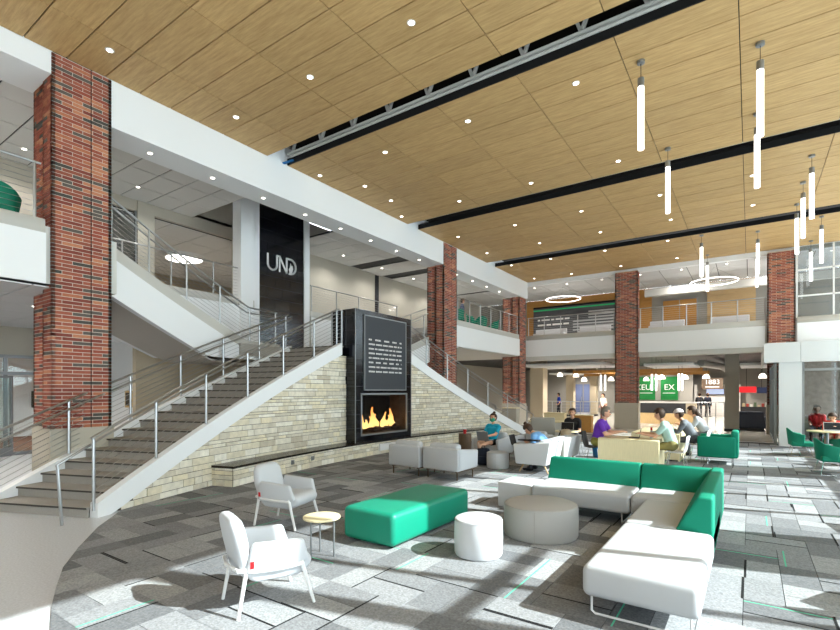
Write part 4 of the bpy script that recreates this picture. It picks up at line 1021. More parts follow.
lounge_chair('pale grey lounge chair standing in the sun nearest the camera', (-3.6, 2.82, .009), -R_(20)).scale = (.93, .93, .98)
lounge_chair('pale grey lounge chair standing in the shade by the stone bench', (-5.48, 4.62, .009), -R_(75))
t = thing('side_table', 'small round wooden side table on thin metal legs beside green ottoman', 'side table', (-4.06, 3.92, .009))
bevelled('top', MB().lathe([(.212, .43), (.212, .455)], n=40), .006, M['birch'], t, seg=2)
for a in (.4, 2.5, 4.6): MB().tube([(.15*math.cos(a), .15*math.sin(a), 0), (.15*math.cos(a), .15*math.sin(a), .43)], .010, 8).build('leg', M['alu'], t, smooth=True)
MB().tube(circle_pts(.15, .422, n=24), .007, 6).build('rim', M['alu'], t)

t = thing('green_ottoman', 'long rectangular green vinyl ottoman between lounge chairs and poufs', 'ottoman', (-3.87, 5.42, .009))
rbox('cushion', (-.41, .41, -.93, .93, .03, .435), .07, M['greenv'], t, seg=5)
for sx in (-1, 1):
    for sy in (-.8, .8): MB().tube([(sx*.3, sy, 0), (sx*.3, sy, .05)], .025, 10).build('foot', M['black'], t)
def pouf(name, label, loc, r, h, m_, group='round poufs', seam=True):
    t = thing(name, label, 'pouf', loc, 0, group)
    pr = [(r-.05, .0), (r-.012, .006), (r, .03), (r+.004, h*.5), (r, h-.05), (r-.012, h-.015), (r-.045, h), (.02, h+.003)]
    MB().lathe(pr, n=48).build('body', m_, t, smooth=True)
    MB().tube(circle_pts(r-.004, h-.028, n=48), .004, 5).build('piping', m_, t)
    if seam: MB().tube([(r*.2+.0, -r*.985, .02), (r*.2, -r*.985, h-.03)], .003, 5).build('seam', M['greypaint'], t)
pouf('round_pouf', 'small white cylindrical pouf nearest the green ottoman', (-2.6, 4.99, .009), .277, .435, M['vinyl'], seam=False)
pouf('round_pouf', 'large round light grey ottoman inside the sectional corner', (-2.28, 6.14, .009), .475, .425, mat('shaded_vinyl', (166, 163, 160), .5))  # vinyl darkened for this ottoman: the sun-shadow band is put into its colour
pouf('round_pouf', 'small grey pouf in front of the seated woman in teal', (-5.12, 10.85, .009), .27, .40, M['vinyl_grey'])
rbox('cube_table', (-.29, .29, -.29, .29, 0, .40), .012, M['vinyl'], None, (-3.14, 7.56, .009), 0, 2); tag(bpy.data.objects['cube_table'], 'white cube table at the free end of the sectional sofa', 'table')

sc = thing('sectional_sofa', 'white and green L-shaped sectional sofa in the sunlit lounge', 'sofa', (-.75, 7.7, .009))
V, G = M['vinyl_grey'], M['green']
B = lambda n, b, r, m_: rbox(n, b, r, m_, sc, seg=4)
B('seat', (-2.06, -.63, -.55, .30, .17, .435), .05, V); B('seat', (-.62, .25, -.55, .30, .17, .435), .05, V)
B('seat', (-.42, .44, -1.95, -.56, .17, .435), .05, V); B('seat', (-.42, .45, -3.6, -1.96, .17, .435), .06, V)
for (xa, xb) in ((-2.06, -.635), (-.625, .40)): bevelled('backrest', side_prism([(.47, .17), (.47, .775), (.33, .775), (.19, .43), (.19, .17)], xa, xb), .03, G, sc, seg=4)
bevelled('backrest', front_prism([(.44, .17), (.44, .79), (.30, .79), (.10, .43), (.10, .17)], -1.95, .455), .03, G, sc, seg=4)
def sled(x0, x1, y0, y1):
    z = .175
    for y in (y0, y1):
        MB().tube([(x0, y, z), (x0, y, .03), (x0+.03, y, .008), (x1-.03, y, .008), (x1, y, .03), (x1, y, z)], .010, 6).build('sled_leg', M['wmetal'], sc, smooth=True)
sled(-.36, .38, -3.5, -2.1); sled(-.36, .38, -1.85, -.7)
for x in (-1.95, -.75, -.5, .3):
    MB().tube([(x, -.45, .175), (x, -.45, .03), (x, -.42, .008), (x, .3, .008), (x, .33, .03), (x, .33, .175)], .010, 6).build('sled_leg', M['wmetal'], sc, smooth=True)

def box_armchair(label, loc, rz, w_=.86, group='boxy pale armchairs', mm='vinyl_grey', leg='bronze'):
    t = thing('box_armchair', label, 'armchair', loc, rz, group); m_ = M[mm]; h = w_/2
    rbox('seat', (-h+.08, h-.08, -.30, .38, .24, .44), .04, m_, t)
    rbox('backrest', (-h, h, -.42, -.29, .20, .67), .035, m_, t); rbox('back_cushion', (-h+.09, h-.09, -.31, -.10, .42, .76), .07, m_, t)
    for sx in (-1, 1): bevelled('armrest', side_prism([(-.40, .20), (.40, .22), (.42, .60), (-.40, .67)], sx*h-(.085 if sx > 0 else 0), sx*h+(.085 if sx < 0 else 0)), .03, m_, t)
    for sx in (-1, 1):
        for y in (-.32, .30): MB().tube([(sx*(h-.08), y, 0), (sx*(h-.08), y, .17)], .014, 8).build('leg', M[leg], t)
        MB().bar((sx*(h-.08), -.36, .18), (sx*(h-.08), .36, .18), .03, .025).build('runner', M[leg], t)
    return t
box_armchair('pale boxy armchair with its back to the camera, nearer the fireplace', (-6.42, 9.13, .009), R_(-2), .88)
box_armchair('pale boxy armchair with its back to the camera, beside the other one', (-5.44, 9.12, .009), R_(-3), .92)
box_armchair('pale armchair with the woman in teal sitting in it', (-5.82, 12.0, .009), R_(175), .84, 'pale armchairs facing the camera')
box_armchair('empty pale armchair next to the woman in teal', (-5.06, 12.95, .009), R_(165), .84, 'pale armchairs facing the camera')
# three-seat sofa, back to the sun
sf = thing('lounge_sofa', 'white three-seat sofa with sloping outer back and wooden legs', 'sofa', (-4.12, 11.75, .009), R_(90))
WF = M['whitefab']
bevelled('shell_back', side_prism([(-.34, .20), (-.22, .20), (-.30, .74), (-.44, .74)], -1.2, 1.2), .03, WF, sf)
bevelled('shell_end', side_prism([(-.34, .20), (.40, .20), (.46, .66), (-.44, .74)], -1.24, -1.15), .03, WF, sf); bevelled('shell_end', side_prism([(-.34, .20), (.40, .20), (.46, .66), (-.44, .74)], 1.15, 1.24), .03, WF, sf)
for k in range(3): rbox('seat', (-1.14+k*.76, -.39+k*.76, -.22, .42, .22, .45), .04, M['vinyl_grey'], sf); rbox('back_cushion', (-1.12+k*.76, -.41+k*.76, -.30, -.12, .44, .76), .05, M['vinyl_grey'], sf)
for x in (-1.05, 1.05):
    for (y, y2) in ((-.22, -.34), (.26, .36)): MB().tube([(x, y, .20), (x*1.03, y2, 0)], [.022, .014], 8).build('leg', M['legwood'], sf)
MB().box(-.32, -.30, -.45, -.36, .22, .74).build('back_seam', M['greypaint'], sf)
# bits around the sofa
t = thing('high_back_chair', 'grey high-backed booth chair behind the white sofa', 'chair', (-5.35, 14.6, .009), R_(20)); rbox('backrest', (-.36, .36, -.32, -.2, .15, 1.08), .04, M['greypaint'], t); rbox('seat', (-.34, .34, -.2, .35, .2, .45), .04, M['greypaint'], t); MB().tube([(0, 0, .2), (0, 0, .03)], .03).build('leg', M['alu'], t); MB().lathe([(.28, 0), (.28, .02)], n=24).build('base', M['alu'], t)
t = thing('stump_table', 'dark wood cylinder table carrying the red cup by the bench', 'side table', (-7.35, 13.2, .009)); MB().lathe([(.20, 0), (.20, .53), (.19, .55)], n=24).build('body', M['walnut'], t, smooth=True); MB().lathe([(.205, .55), (.205, .565)], n=24).build('top', M['walnut'], t)
t = thing('paper_cup', 'red paper cup on the dark wood cylinder table', 'cup', (-7.3, 13.1, .574)); MB().lathe([(.045, 0), (.055, .14)], n=14).build('body', M['red'], t); MB().lathe([(.058, .14), (.055, .16)], n=14).build('lid', M['letter'], t)
def laptop(label, loc, rz, m_='laptop', w_=.34, open_=105):
    t = thing('laptop', label, 'laptop', loc, rz); rbox('base', (-w_/2, w_/2, -.12, .12, 0, .018), .006, M[m_], t, seg=1)
    a = R_(open_-90); s = MB().box(-w_/2, w_/2, -.006, .006, 0, .23); xf(s, Matrix.Translation((0, .12, .016)) @ Matrix.Rotation(-a, 4, 'X')); lid = s.build('lid', M[m_], t)
    s = MB().box(-w_/2+.012, w_/2-.012, -.0075, -.006, .012, .218); xf(s, Matrix.Translation((0, .12, .016)) @ Matrix.Rotation(-a, 4, 'X')); s.build('screen', M['screen'], lid)
    MB().box(-w_/2+.03, w_/2-.03, -.04, .1, .018, .0195).build('keyboard', M['screen'], t)
    return t
def backpack(label, loc, rz, m_):
    t = thing('backpack', label, 'backpack', loc, rz); rbox('body', (-.16, .16, -.11, .11, 0, .44), .07, m_, t, seg=4); rbox('pocket', (-.12, .12, -.17, -.08, .03, .24), .04, m_, t); MB().tube([(-.04, 0, .43), (-.03, 0, .49), (.03, 0, .49), (.04, 0, .43)], .01, 6).build('handle', M['black'], t)
    for sx in (-1, 1): MB().tube([(sx*.09, .10, .40), (sx*.1, .16, .25), (sx*.1, .10, .06)], .018, 6).build('strap', M['black'], t)
backpack('dark blue backpack on the floor beside the small grey pouf', (-5.62, 11.05, .009), .3, mat('bag_navy', (34, 40, 54), .8))
backpack('beige backpack standing on the back of the white sofa seat', (-3.98, 12.55, .46), 1.6, mat('bag_beige', (168, 152, 128), .8))
backpack('bright blue bag on the floor behind the white sofa', (-3.55, 14.2, .009), .8, mat('bag_blue', (44, 120, 180), .7))

# tables with solid side panels
def panel_table(label, loc, rz=0, w_=1.32, d=.85):
    t = thing('panel_table', label, 'table', loc, rz, 'birch tables'); h = w_/2
    rbox('top', (-h, h, 0, d, .70, .74), .006, M['birch'], t, seg=1); MB().box(-h, h, .0, .04, .04, .70).build('modesty_panel', M['birch'], t)
    for sx in (-1, 1): MB().box(sx*h-.02-sx*.02, sx*h+.02-sx*.02, .04, d, 0, .70).build('side_panel', M['birch'], t)
    return t
panel_table('pale birch table where the men in purple and mint shirts sit', (-2.42, 12.3, .009), 0, 1.36, .9)
panel_table('pale birch table behind, where two people in grey lean', (-2.15, 14.5, .009), 0, 1.2, 2.1)
def shell_chair(label, loc, rz, m_, hseat=.46):
    t = thing('shell_chair', label, 'chair', loc, rz, 'shell chairs')
    mb = MB(); prof = [(.22, hseat-.03), (.18, hseat), (-.05, hseat-.02), (-.18, hseat+.0), (-.225, hseat+.06), (-.26, hseat+.2), (-.29, hseat+.40)]
    n = 9; W_ = [.20, .21, .215, .215, .21, .20, .16]
    vs = []
    for (y, z), w_ in zip(prof, W_):
        for k in range(n):
            u = -1+2*k/(n-1); vs.append((u*w_, y+(.05*u*u if z > hseat+.05 else 0), z+(.03*u*u if z <= hseat+.05 else 0)))
    fs = [(i*n+k, i*n+k+1, (i+1)*n+k+1, (i+1)*n+k) for i in range(len(prof)-1) for k in range(n-1)]
    mb.add(vs, fs); me = mb.mesh('shell', m_, smooth=True); o = link('shell', me, t); sm = o.modifiers.new('thick', 'SOLIDIFY'); sm.thickness = .012
    for sx in (-1, 1):
        for (y, y2) in ((.14, .22), (-.14, -.24)): MB().tube([(sx*.15, y, hseat-.02), (sx*.21, y2, 0)], .009, 6).build('leg', M['chrome'], t)
    return t
shell_chair('dark shell chair under the man in purple', (-3.3, 12.62, .009), R_(-90), M['dark'])
shell_chair('white shell chair under the man in mint green', (-1.42, 12.62, .009), R_(90), M['wmetal'])
shell_chair('white shell chair under the person in the cap', (-1.14, 14.8, .009), R_(88), M['wmetal'])
shell_chair('white shell chair under the rear person in grey', (-.95, 16.2, .009), R_(92), M['wmetal'])
def bottle(label, loc):
    t = thing('water_bottle', label, 'bottle', loc); MB().lathe([(.034, 0), (.036, .02), (.036, .16), (.02, .19), (.018, .2)], n=14).build('body', mat('bottle_clear', (200, 208, 212), .15), t, smooth=True); MB().lathe([(.024, .195), (.024, .26), (.018, .27)], n=12).build('cap', M['red'], t)
bottle('clear bottle with red cap on the birch table', (-1.98, 12.85, .749))
laptop('dark tablet computer standing open on the birch table', (-2.35, 12.72, .749), R_(-80), 'screen', .26, 100)
laptop('silver laptop on the rear birch table', (-2.2, 15.0, .749), R_(-90), 'laptop')
laptop('grey laptop on the lap of the woman in teal', (-5.75, 11.44, .60), R_(-5+180), 'laptop')
laptop('black laptop in front of the woman in blue on the sofa', (-4.62, 10.95, .60), R_(90), 'screen', .3)
tag(rbox('arm_tray', (-.24, .24, -.1, .1, 0, .03), .01, M['screen'], None, (-4.2, 10.56, .755), 0, 1), 'black tray lying on the near end of the white sofa', 'tray')

def bucket_chair(label, loc, rz, group='green bucket chairs'):
    t = thing('bucket_chair', label, 'chair', loc, rz, group); g = M['greend']
    # wrap-around shell: rows of points around a horseshoe, higher at the back
    n = 17; rows = []
    for (f, base) in ((1.0, 0), (1.0, 1), (.88, 2), (.86, 3)):
        row = []
        for k in range(n):
            a = R_(-205+230*k/(n-1)); a = R_(-25-130*k/(n-1)*1.0-0) if False else R_(200+140*k/(n-1))
            back = max(0, math.cos(a-R_(270)))
            zt = .60+.22*back**1.5
            x = .31*f*math.cos(a); y = .02+.30*f*math.sin(a)
            if k in (0, n-1): y += .16
            if k in (1, n-2): y += .06
            z = {0: .33, 1: zt, 2: zt, 3: .40}[base]
            sp = 1.0+(.10 if base in (1, 2) else -.08)
            row.append((x*sp, y*sp, z))
        rows.append(row)
    vs = [v for r in rows for v in r]; fs = []
    for i in range(4):
        for k in range(n-1): fs.append((i*n+k, i*n+k+1, ((i+1) % 4)*n+k+1, ((i+1) % 4)*n+k))
    fs += [(0, n, 2*n, 3*n), (n-1, 2*n-1, 3*n-1, 4*n-1)]
    bevelled('shell', MB().add(vs, fs), .02, g, t, seg=3, ang=45)
    bevelled('seat', MB().prism([(-.25, -.22), (.25, -.22), (.27, .30), (-.27, .30)], .30, .44), .045, g, t, seg=4)
    for sx in (-1, 1):
        MB().tube([(sx*.16, .2, .32), (sx*.26, .28, .01), (sx*.26, -.24, .01), (sx*.16, -.16, .32)], .009, 6).build('wire_leg', M['chrome'], t, smooth=True)
    return t
bucket_chair('green bucket chair nearest the right edge of the picture', (1.5, 14.25, .009), R_(-80))
bucket_chair('green bucket chair in front of the white vestibule pillar', (1.18, 17.75, .009), R_(-85))
bucket_chair('green bucket chair on the far side of the round table', (2.2, 19.0, .009), R_(120))
bucket_chair('green bucket chair seen with its back turned by the small table', (2.05, 16.2, .009), R_(25))
bucket_chair('green bucket chair just beyond the picture edge beside the sectional', (1.28, 5.72, .009), R_(60), 'green chairs beyond the picture edge')
bucket_chair('green bucket chair just beyond the picture edge, the farther one', (1.75, 8.9, .009), R_(100), 'green chairs beyond the picture edge')
def round_table(label, loc, r=.42):
    t = thing('round_table', label, 'table', loc, 0, 'round birch tables'); bevelled('top', MB().lathe([(r, .70), (r, .735)], n=36), .006, M['birch'], t, seg=1); MB().tube([(0, 0, .02), (0, 0, .70)], .035, 12).build('stem', M['alu'], t, smooth=True); MB().lathe([(.26, 0), (.24, .02)], n=28).build('base', M['alu'], t)
round_table('round birch table with the white laptop by the vestibule', (1.85, 18.2, .009), .48)
round_table('round birch table at the right edge of the picture', (2.2, 15.1, .009), .42)
laptop('white laptop on the round table by the vestibule', (1.98, 18.15, .745), R_(5), 'wmetal', .4, 100)
gc = thing('green_club_chair', 'wide green club chair behind the people in grey', 'armchair', (-.72, 14.95, .009), R_(90))
rbox('seat', (-.42, .42, -.36, .42, .18, .44), .05, M['green'], gc); rbox('backrest', (-.46, .46, -.48, -.32, .18, .86), .05, M['green'], gc)
for sx in (-1, 1): rbox('armrest', (sx*.46-.05, sx*.46+.05, -.42, .42, .18, .72), .04, M['green'], gc)
for sx in (-1, 1):
    for y in (-.35, .33): MB().tube([(sx*.38, y, 0), (sx*.38, y, .19)], .014, 8).build('leg', M['chrome'], gc)
# gallery benches
for i, (x0, x1) in enumerate(((-10.85, -8.95), (-8.2, -6.45), (-4.45, -2.8), (-1.65, -.02))):
    t = thing('gallery_bench', ('white upholstered bench under the mural lettering', 'white upholstered bench under the striped flag', 'white upholstered bench by the oak doors', 'white upholstered bench before the pale wood wall')[i], 'bench', ((x0+x1)/2, 28.2, Z2), 0, 'gallery benches'); h = (x1-x0)/2
    rbox('seat', (-h, h, -.3, .3, .28, .46), .04, M['vinyl'], t); rbox('backrest', (-h, h, .18, .3, .4, .74), .04, M['vinyl'], t)
    for sx in (-1, 1): MB().bar((sx*(h-.15), -.2, .14), (sx*(h-.15), .2, .14), .03, .28).build('leg', M['dark'], t)
# chairs on the galleries
for i, (x, y, rz) in enumerate(((-11.3, 19.6, 1.0), (-11.3, 21.0, -1.2), (-11.4, 22.2, .6), (-11.3, 23.4, 2.2))):
    t = bucket_chair(('green chair on the gallery nearest the second brick column', 'second green chair along the rear gallery railing', 'third green chair along the rear gallery railing', 'green chair on the gallery nearest the corner column')[i], (x, y, Z2), rz, 'green chairs on the rear gallery')
bucket_chair('green chair on the gallery at the left picture edge', (-11.5, 2.95, Z2), 1.2, 'green chairs on the near gallery')
# low partitions and counters at the back of the lounge
for i, (x0, x1, y, h, mm) in enumerate(((-8.3, -7.3, 22.8, .85, 'birch'), (-6.9, -6.0, 22.6, .8, 'oak'), (-9.9, -9.2, 21.5, 1.1, 'beige'), (-6.2, -4.9, 15.6, .9, 'offwhite'))):
    t = thing('low_counter', ('birch low counter at the rear of the lounge', 'light wood low counter next to the middle brick column', 'beige half wall near the foot of the far stairs', 'white low divider behind the person in black')[i], 'counter', ((x0+x1)/2, y, 0), 0, 'low counters at the rear'); w_ = (x1-x0)/2
    MB().box(-w_, w_, 0, .35, 0, h-.04).build('body', M[mm], t); MB().box(-w_-.03, w_+.03, -.03, .38, h-.04, h).build('top', M['birch'], t)
# ------------------------------------------------------------------ people
def person(label, loc, rz, top, bottom, hair, seated=True, lean=0.0, twist=0.0, hands=None, head_pitch=0.0, sleeve='short', shoes=(40, 40, 44), bare_legs=False, seat=.46, voxel=.011, legs=None, hair_style='short', cap=None, mask=None, group=None, sc_=1.0):
    V_ = Vector
    sk = M['skin']; mt = mat('cloth_%d_%d_%d' % top, top, .8); mbm = mat('cloth_%d_%d_%d' % bottom, bottom, .8); ms = mat('shoe_%d_%d_%d' % shoes, shoes, .6)
    mats = [sk, mt, mbm, ms]; SK, TP_, BT, SH = 0, 1, 2, 3
    prims = []
    def C_(p, q, r1, r2, m_): prims.append((V_(p), V_(q), r1, r2, m_))
    hz = seat+.10 if seated else .92
    hip = V_((0, 0, hz))
    ln = R_(lean); up = V_((0, math.sin(ln), math.cos(ln))); fw = V_((0, math.cos(ln), -math.sin(ln)))
    waist = hip+up*.18; chest = hip+up*.36; neck0 = hip+up*.50
    C_(hip+V_((-.07, 0, 0)), hip+V_((.07, 0, 0)), .115, .115, BT)
    C_(hip+up*.03, waist, .125, .125, TP_); C_(waist+V_((-.045, 0, 0)), chest+V_((-.065, 0, 0)), .115, .128, TP_); C_(waist+V_((.045, 0, 0)), chest+V_((.065, 0, 0)), .115, .128, TP_)
    sh = hip+up*.455
    C_(sh+V_((-.145, 0, 0)), sh+V_((.145, 0, 0)), .085, .085, TP_)
    neck1 = neck0+up*.07+fw*.02
    C_(neck0-up*.03, neck1, .055, .052, SK)
    hp = R_(lean*.45+head_pitch); hu = V_((0, math.sin(hp), math.cos(hp))); hf = V_((0, math.cos(hp), -math.sin(hp)))
    hc = neck1+hu*.125+hf*.025
    C_(hc+hu*.035-hf*.015, hc-hu*.01+hf*.005, .092, .080, SK); C_(hc-hu*.05+hf*.035, hc-hu*.06+hf*.04, .056, .046, SK)      # skull, jaw
    C_(hc+hf*.085-hu*.005, hc+hf*.103-hu*.025, .011, .015, SK)                                                          # nose
    for sx in (-1, 1): C_(hc+V_((sx*.083, 0, 0))-hu*.01, hc+V_((sx*.088, 0, 0))+hu*.02, .014, .017, SK)                 # ears
    hands = hands or [V_((-.16, .38, hz+.14)), V_((.16, .38, hz+.14))]
    for sx, hd in zip((-1, 1), hands):
        hd = V_(hd); s0 = sh+V_((sx*.185, 0, -.015)); mid = (s0+hd)/2; dist = (hd-s0).length
        L = .53; bend = math.sqrt(max(.001, (L/2)**2-(min(dist, L*.98)/2)**2))
        el = mid+V_((sx*.10, -.12, -.30)).normalized()*bend
        C_(s0, s0.lerp(el, .62), .068, .060, TP_); C_(s0.lerp(el, .6), el, .046, .040, TP_ if sleeve == 'long' else SK)
        C_(el, hd, .041, .028, TP_ if sleeve == 'long' else SK)
        d = (hd-el).normalized(); sd_ = d.cross(V_((0, 0, 1))); sd_ = sd_.normalized() if sd_.length > .01 else V_((1, 0, 0)); dn = sd_.cross(d)
        palm = hd+d*.07
        C_(hd+sd_*.015, palm+sd_*.02, .026, .022, SK); C_(hd-sd_*.015, palm-sd_*.02, .026, .022, SK)
        if voxel < .015:
            for q, ll in zip((-.030, -.010, .010, .030), (.052, .066, .070, .056)):
                k1 = palm+sd_*q+d*.03; k2 = k1+d*ll*.55-dn*.006; k3 = k2+d*ll*.4-dn*.024
                C_(palm+sd_*q*.9, k1, .0125, .0115, SK); C_(k1, k2, .011, .0105, SK); C_(k2, k3, .0105, .009, SK)
            th = hd+d*.03-sd_*sx*.03; C_(th, th+d*.035-sd_*sx*.03, .015, .012, SK); C_(th+d*.035-sd_*sx*.03, th+d*.065-sd_*sx*.034, .012, .010, SK)
    lm = SK if bare_legs else BT
    for i, sx in enumerate((-1, 1)):
        h0 = hip+V_((sx*.095, .02, -.01))
        if legs: kn, an = V_(legs[i][0]), V_(legs[i][1])
        elif seated: kn, an = V_((sx*.13, .46, seat+.06)), V_((sx*.13, .42, .10))
        else: kn, an = V_((sx*.11, .03+(.05 if i else -.02), .50)), V_((sx*.12, -.02+(.1 if i else -.06), .10))
        C_(h0, h0.lerp(kn, .55), .092, .075, BT); C_(h0.lerp(kn, .5), kn, .075, .060, lm); C_(kn, kn.lerp(an, .4), .058, .056, lm); C_(kn.lerp(an, .4), an, .054, .040, lm)
        tdir = V_((0, 1, 0)) if abs((an-kn).normalized().z) > .6 else V_((0, .4, .9)).normalized()
        C_(an+V_((0, -.03, -.05)), an+tdir*.08+V_((0, 0, -.055)), .042, .040, SH); C_(an+tdir*.08+V_((0, 0, -.06)), an+tdir*.17+V_((0, 0, -.065)), .040, .032, SH)
    # union of the tapered limbs as one continuous skin
    mb = MB(); nseg = 12
    for (p, q, r1, r2, m_) in prims:
        d = q-p; Ld = d.length; d = d/Ld if Ld > 1e-6 else V_((0, 0, 1))
        prs = [(-r1*math.cos(a), r1*math.sin(a)) for a in (.25, .7, 1.15, PI/2)]+[(Ld+r2*math.cos(a), r2*math.sin(a)) for a in (PI/2, 1.15, .7, .25)]
        pts = [p+d*a for a, b in prs]; mb.tube(pts, [b for a, b in prs], nseg)
    me0 = mb.mesh('tmp', mats); tmp = bpy.data.objects.new('tmp', me0); COL.objects.link(tmp)
    rm = tmp.modifiers.new('r', 'REMESH'); rm.mode = 'VOXEL'; rm.voxel_size = voxel
    s_ = tmp.modifiers.new('s', 'SMOOTH'); s_.iterations = 4 if voxel < .015 else 2; s_.factor = .5
    dg = bpy.context.evaluated_depsgraph_get(); dg.update()
    me = bpy.data.meshes.new_from_object(tmp.evaluated_get(dg)); bpy.data.objects.remove(tmp)
    me.name = 'person_body'; me.materials.clear()
    for m_ in mats: me.materials.append(m_)
    nf = len(me.polygons); cen = np.empty(nf*3); me.polygons.foreach_get('center', cen); cen = cen.reshape(-1, 3)
    best = np.full(nf, 1e9); idx = np.zeros(nf, dtype=np.int32)
    for (p, q, r1, r2, m_) in prims:
        a = np.array(p); d = np.array(q)-a; L2 = max(1e-9, d.dot(d)); tt = np.clip((cen-a) @ d/L2, 0, 1)
        ds = np.linalg.norm(cen-(a+tt[:, None]*d), axis=1)-(r1+(r2-r1)*tt)
        k = ds < best; best[k] = ds[k]; idx[k] = m_
    me.polygons.foreach_set('material_index', idx); me.polygons.foreach_set('use_smooth', [True]*nf); me.update()
    root = tag(link('person', me, None, loc, rz, (sc_, sc_, sc_)), label, 'person', group)
    # face and hair
    Mx = Matrix.Translation(hc) @ Matrix((V_((1, 0, 0)), hf, hu)).transposed().to_4x4()
    ey = mat('eye_dark', (40, 30, 26), .3)
    for sx in (-1, 1):
        e = MB().lathe([(.003, -.010), (.009, -.005), (.009, .005), (.003, .010)], n=8); xf(e, Mx @ Matrix.Translation((sx*.033, .081, .012))); e.build('eye', ey, root)
        e = MB().box(-.016, .016, -.004, .004, -.003, .003); xf(e, Mx @ Matrix.Translation((sx*.033, .086, .034))); e.build('eyebrow', M[hair], root)
    e = MB().box(-.024, .024, -.004, .004, -.004, .004); xf(e, Mx @ Matrix.Translation((0, .083, -.055))); e.build('mouth', mat('lips', (170, 96, 86), .5), root)
    def shell(rx, ry, rz_, c, keep, name, m_, th=14, ph=20):
        vs = []; fs = []; ok = {}
        for i in range(th+1):
            for k in range(ph):
                a = PI*i/th; b = 2*PI*k/ph; vs.append((rx*math.sin(a)*math.cos(b)+c[0], ry*math.sin(a)*math.sin(b)+c[1], rz_*math.cos(a)+c[2]))
        for i in range(th):
            for k in range(ph):
                f = (i*ph+k, i*ph+(k+1) % ph, (i+1)*ph+(k+1) % ph, (i+1)*ph+k); m0 = sum((V_(vs[j]) for j in f), V_())/4
                if keep(m0): fs.append(f)
        used = sorted({j for f in fs for j in f}); mp_ = {j: i for i, j in enumerate(used)}
        s = MB().add([vs[j] for j in used], [[mp_[j] for j in f] for f in fs]); xf(s, Mx); o = s.build(name, m_, root, smooth=True)
        sd2 = o.modifiers.new('thick', 'SOLIDIFY'); sd2.thickness = .012; sd2.offset = 1
        return o
    if cap:
        mc = mat('cap_%d_%d_%d' % cap, cap, .8); shell(.103, .110, .095, (0, -.008, .045), lambda p: p.z > .05, 'cap', mc)
        b = MB().prism([(-.075, .08), (-.05, .15), (0, .17), (.05, .15), (.075, .08)], .052, .062); xf(b, Mx); b.build('cap_brim', mc, root)
    shell(.099, .104, .112, (0, -.012, .028), lambda p: (p.z > .075 or p.y < -.005-.0*p.z or (p.y < .035 and p.z > .02)) and p.z > (-.085 if hair_style != 'long' else -.2) and p.z < (.05 if cap else 1), 'hair', M[hair])
    if hair_style == 'bun':
        s = MB().lathe([(.01, -.045), (.035, -.03), (.045, 0), (.035, .03), (.01, .045)], n=12); xf(s, Mx @ Matrix.Translation((0, -.05, .155))); s.build('hair_bun', M[hair], root, smooth=True)
    if hair_style == 'long':
        s = MB(); pts = [hc+hu*.03-hf*.09, hc-hu*.08-hf*.11, neck0-fw*.09, chest-fw*.10]; s.tube(pts, [.06, .06, .05, .02], 10).build('hair_tail', M[hair], root, smooth=True)
    if mask:
        mm_ = mat('mask_%d_%d_%d' % mask, mask, .8); shell(.082, .098, .062, (0, .0, -.045), lambda p: p.y > .035 and p.z < -.005, 'face_mask', mm_)
    return root
# seated people at the tables
person('man with grey hair in a purple shirt leaning on the birch table', (-3.22, 12.62, .009), R_(-90), (98, 48, 160), (128, 122, 60), 'hair_grey', lean=16, sc_=1.1, hands=[(-.05, .52, .80), (.16, .50, .80)])
person('man in a mint green shirt typing at the birch table', (-1.5, 12.62, .009), R_(90), (166, 196, 186), (120, 112, 66), 'hair_brown', lean=18, sc_=1.1, hands=[(-.14, .55, .79), (.14, .55, .79)], head_pitch=6)
person('person in a pale cap and grey top leaning on the rear table', (-1.22, 14.8, .009), R_(90), (110, 114, 120), (70, 72, 78), 'hair_brown', lean=30, sc_=1.08, hands=[(-.12, .60, .80), (.12, .60, .80)], sleeve='long', cap=(216, 206, 206))
person('person with long hair in a light grey hoodie behind the cap wearer', (-1.02, 16.2, .009), R_(92), (178, 180, 186), (90, 92, 98), 'hair_brown', lean=30, sc_=1.12, hands=[(-.12, .60, .80), (.12, .60, .80)], sleeve='long', hair_style='long')
person('woman with a bun, teal shirt and green face mask in the armchair', (-5.8, 11.92, .009), R_(175), (20, 150, 180), (30, 30, 34), 'hair_brown', lean=-10, hands=[(-.12, .36, .74), (.12, .36, .74)], bare_legs=True, hair_style='bun', mask=(60, 150, 120), legs=[((-.16, .48, .56), (-.2, .98, .50)), ((.14, .46, .54), (.12, .42, .10))], shoes=(206, 170, 148), seat=.42, sc_=.95)
person('woman in a light blue top bent over her laptop on the sofa', (-3.86, 11.0, .009), R_(90), (120, 170, 220), (50, 54, 66), 'hair_brown', seat=.42, lean=46, hands=[(-.10, .52, .66), (.10, .52, .66)], head_pitch=26, hair_style='bun')
person('person in a black shirt sitting behind the white sofa', (-4.4, 14.6, .009), R_(185), (28, 28, 32), (60, 62, 70), 'hair_brown', lean=10, voxel=.016)
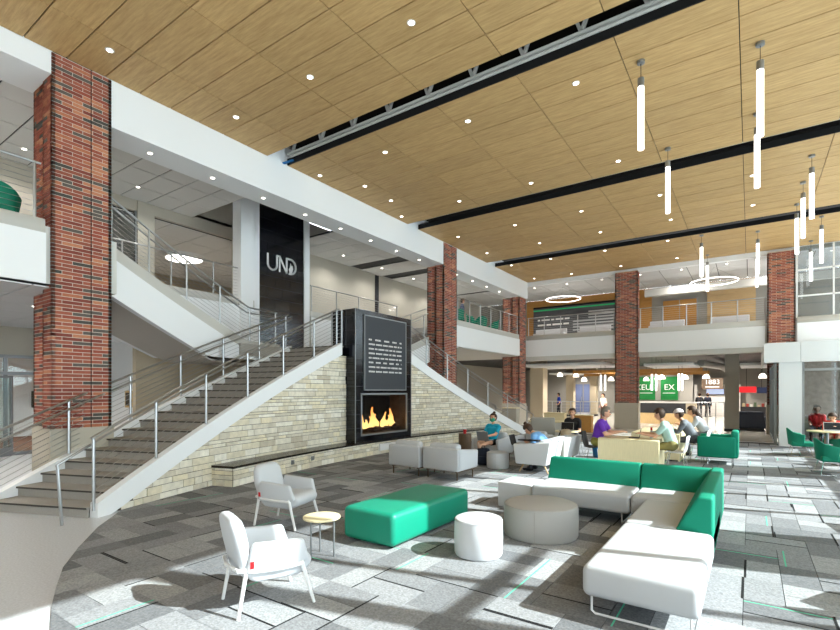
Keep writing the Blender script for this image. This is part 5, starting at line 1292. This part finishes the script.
round_table('small round table in front of the person in black', (-4.4, 13.95, .009), .33)
laptop('open silver laptop before the person in black', (-4.4, 13.92, .745), R_(5), 'laptop', .36)
person('person in a red top bent over the white laptop by the vestibule', (2.1, 18.85, .009), R_(165), (205, 60, 52), (190, 150, 130), 'hair_brown', lean=34, hands=[(-.12, .46, .80), (.12, .46, .80)], head_pitch=14, voxel=.014, hair_style='long')
shell_chair('dark chair under the person in black', (-4.4, 14.67, .009), R_(185), M['dark'])
# people in the food court
person('person standing in dark clothes at the kitchen, left of the two', (-3.05, 40.6, 0), R_(10), (30, 30, 34), (34, 36, 44), 'hair_brown', False, voxel=.022, sleeve='long', hands=[(-.25, .05, .85), (.25, .05, .85)])
person('person standing in dark clothes at the kitchen, right of the two', (-2.55, 40.8, 0), R_(-20), (26, 30, 44), (30, 32, 40), 'hair_brown', False, voxel=.022, sleeve='long', hands=[(-.25, .05, .85), (.25, .05, .85)])
person('person in a white top standing beside the middle brick column', (-7.6, 31.5, 0), R_(150), (226, 214, 204), (110, 70, 60), 'hair_brown', False, voxel=.02, hands=[(-.25, .1, .9), (.25, .1, .9)])
person('person in a bright blue top in the raised dining area', (-12.0, 36.2, 0), R_(120), (30, 60, 170), (40, 40, 50), 'hair_brown', False, voxel=.022, hands=[(-.25, .1, .9), (.25, .1, .9)])
person('person in red sitting behind the vestibule glass', (2.0, 22.4, 0), R_(170), (200, 40, 44), (60, 60, 70), 'hair_brown', True, voxel=.02)
shell_chair('grey chair under the person behind the vestibule glass', (2.0, 22.47, 0), R_(170), M['alu'])
person('person in a maroon top on the rear gallery', (-12.2, 20.3, Z2), R_(-100), (90, 40, 46), (40, 40, 48), 'hair_brown', True, voxel=.02)
person('person in a grey top on the rear gallery', (-12.2, 21.6, Z2), R_(-60), (90, 96, 120), (40, 40, 48), 'hair_brown', False, voxel=.02, hands=[(-.25, .1, .9), (.25, .1, .9)])
shell_chair('dark chair under the person in maroon on the gallery', (-12.2, 20.3, Z2), R_(-100), M['dark'])
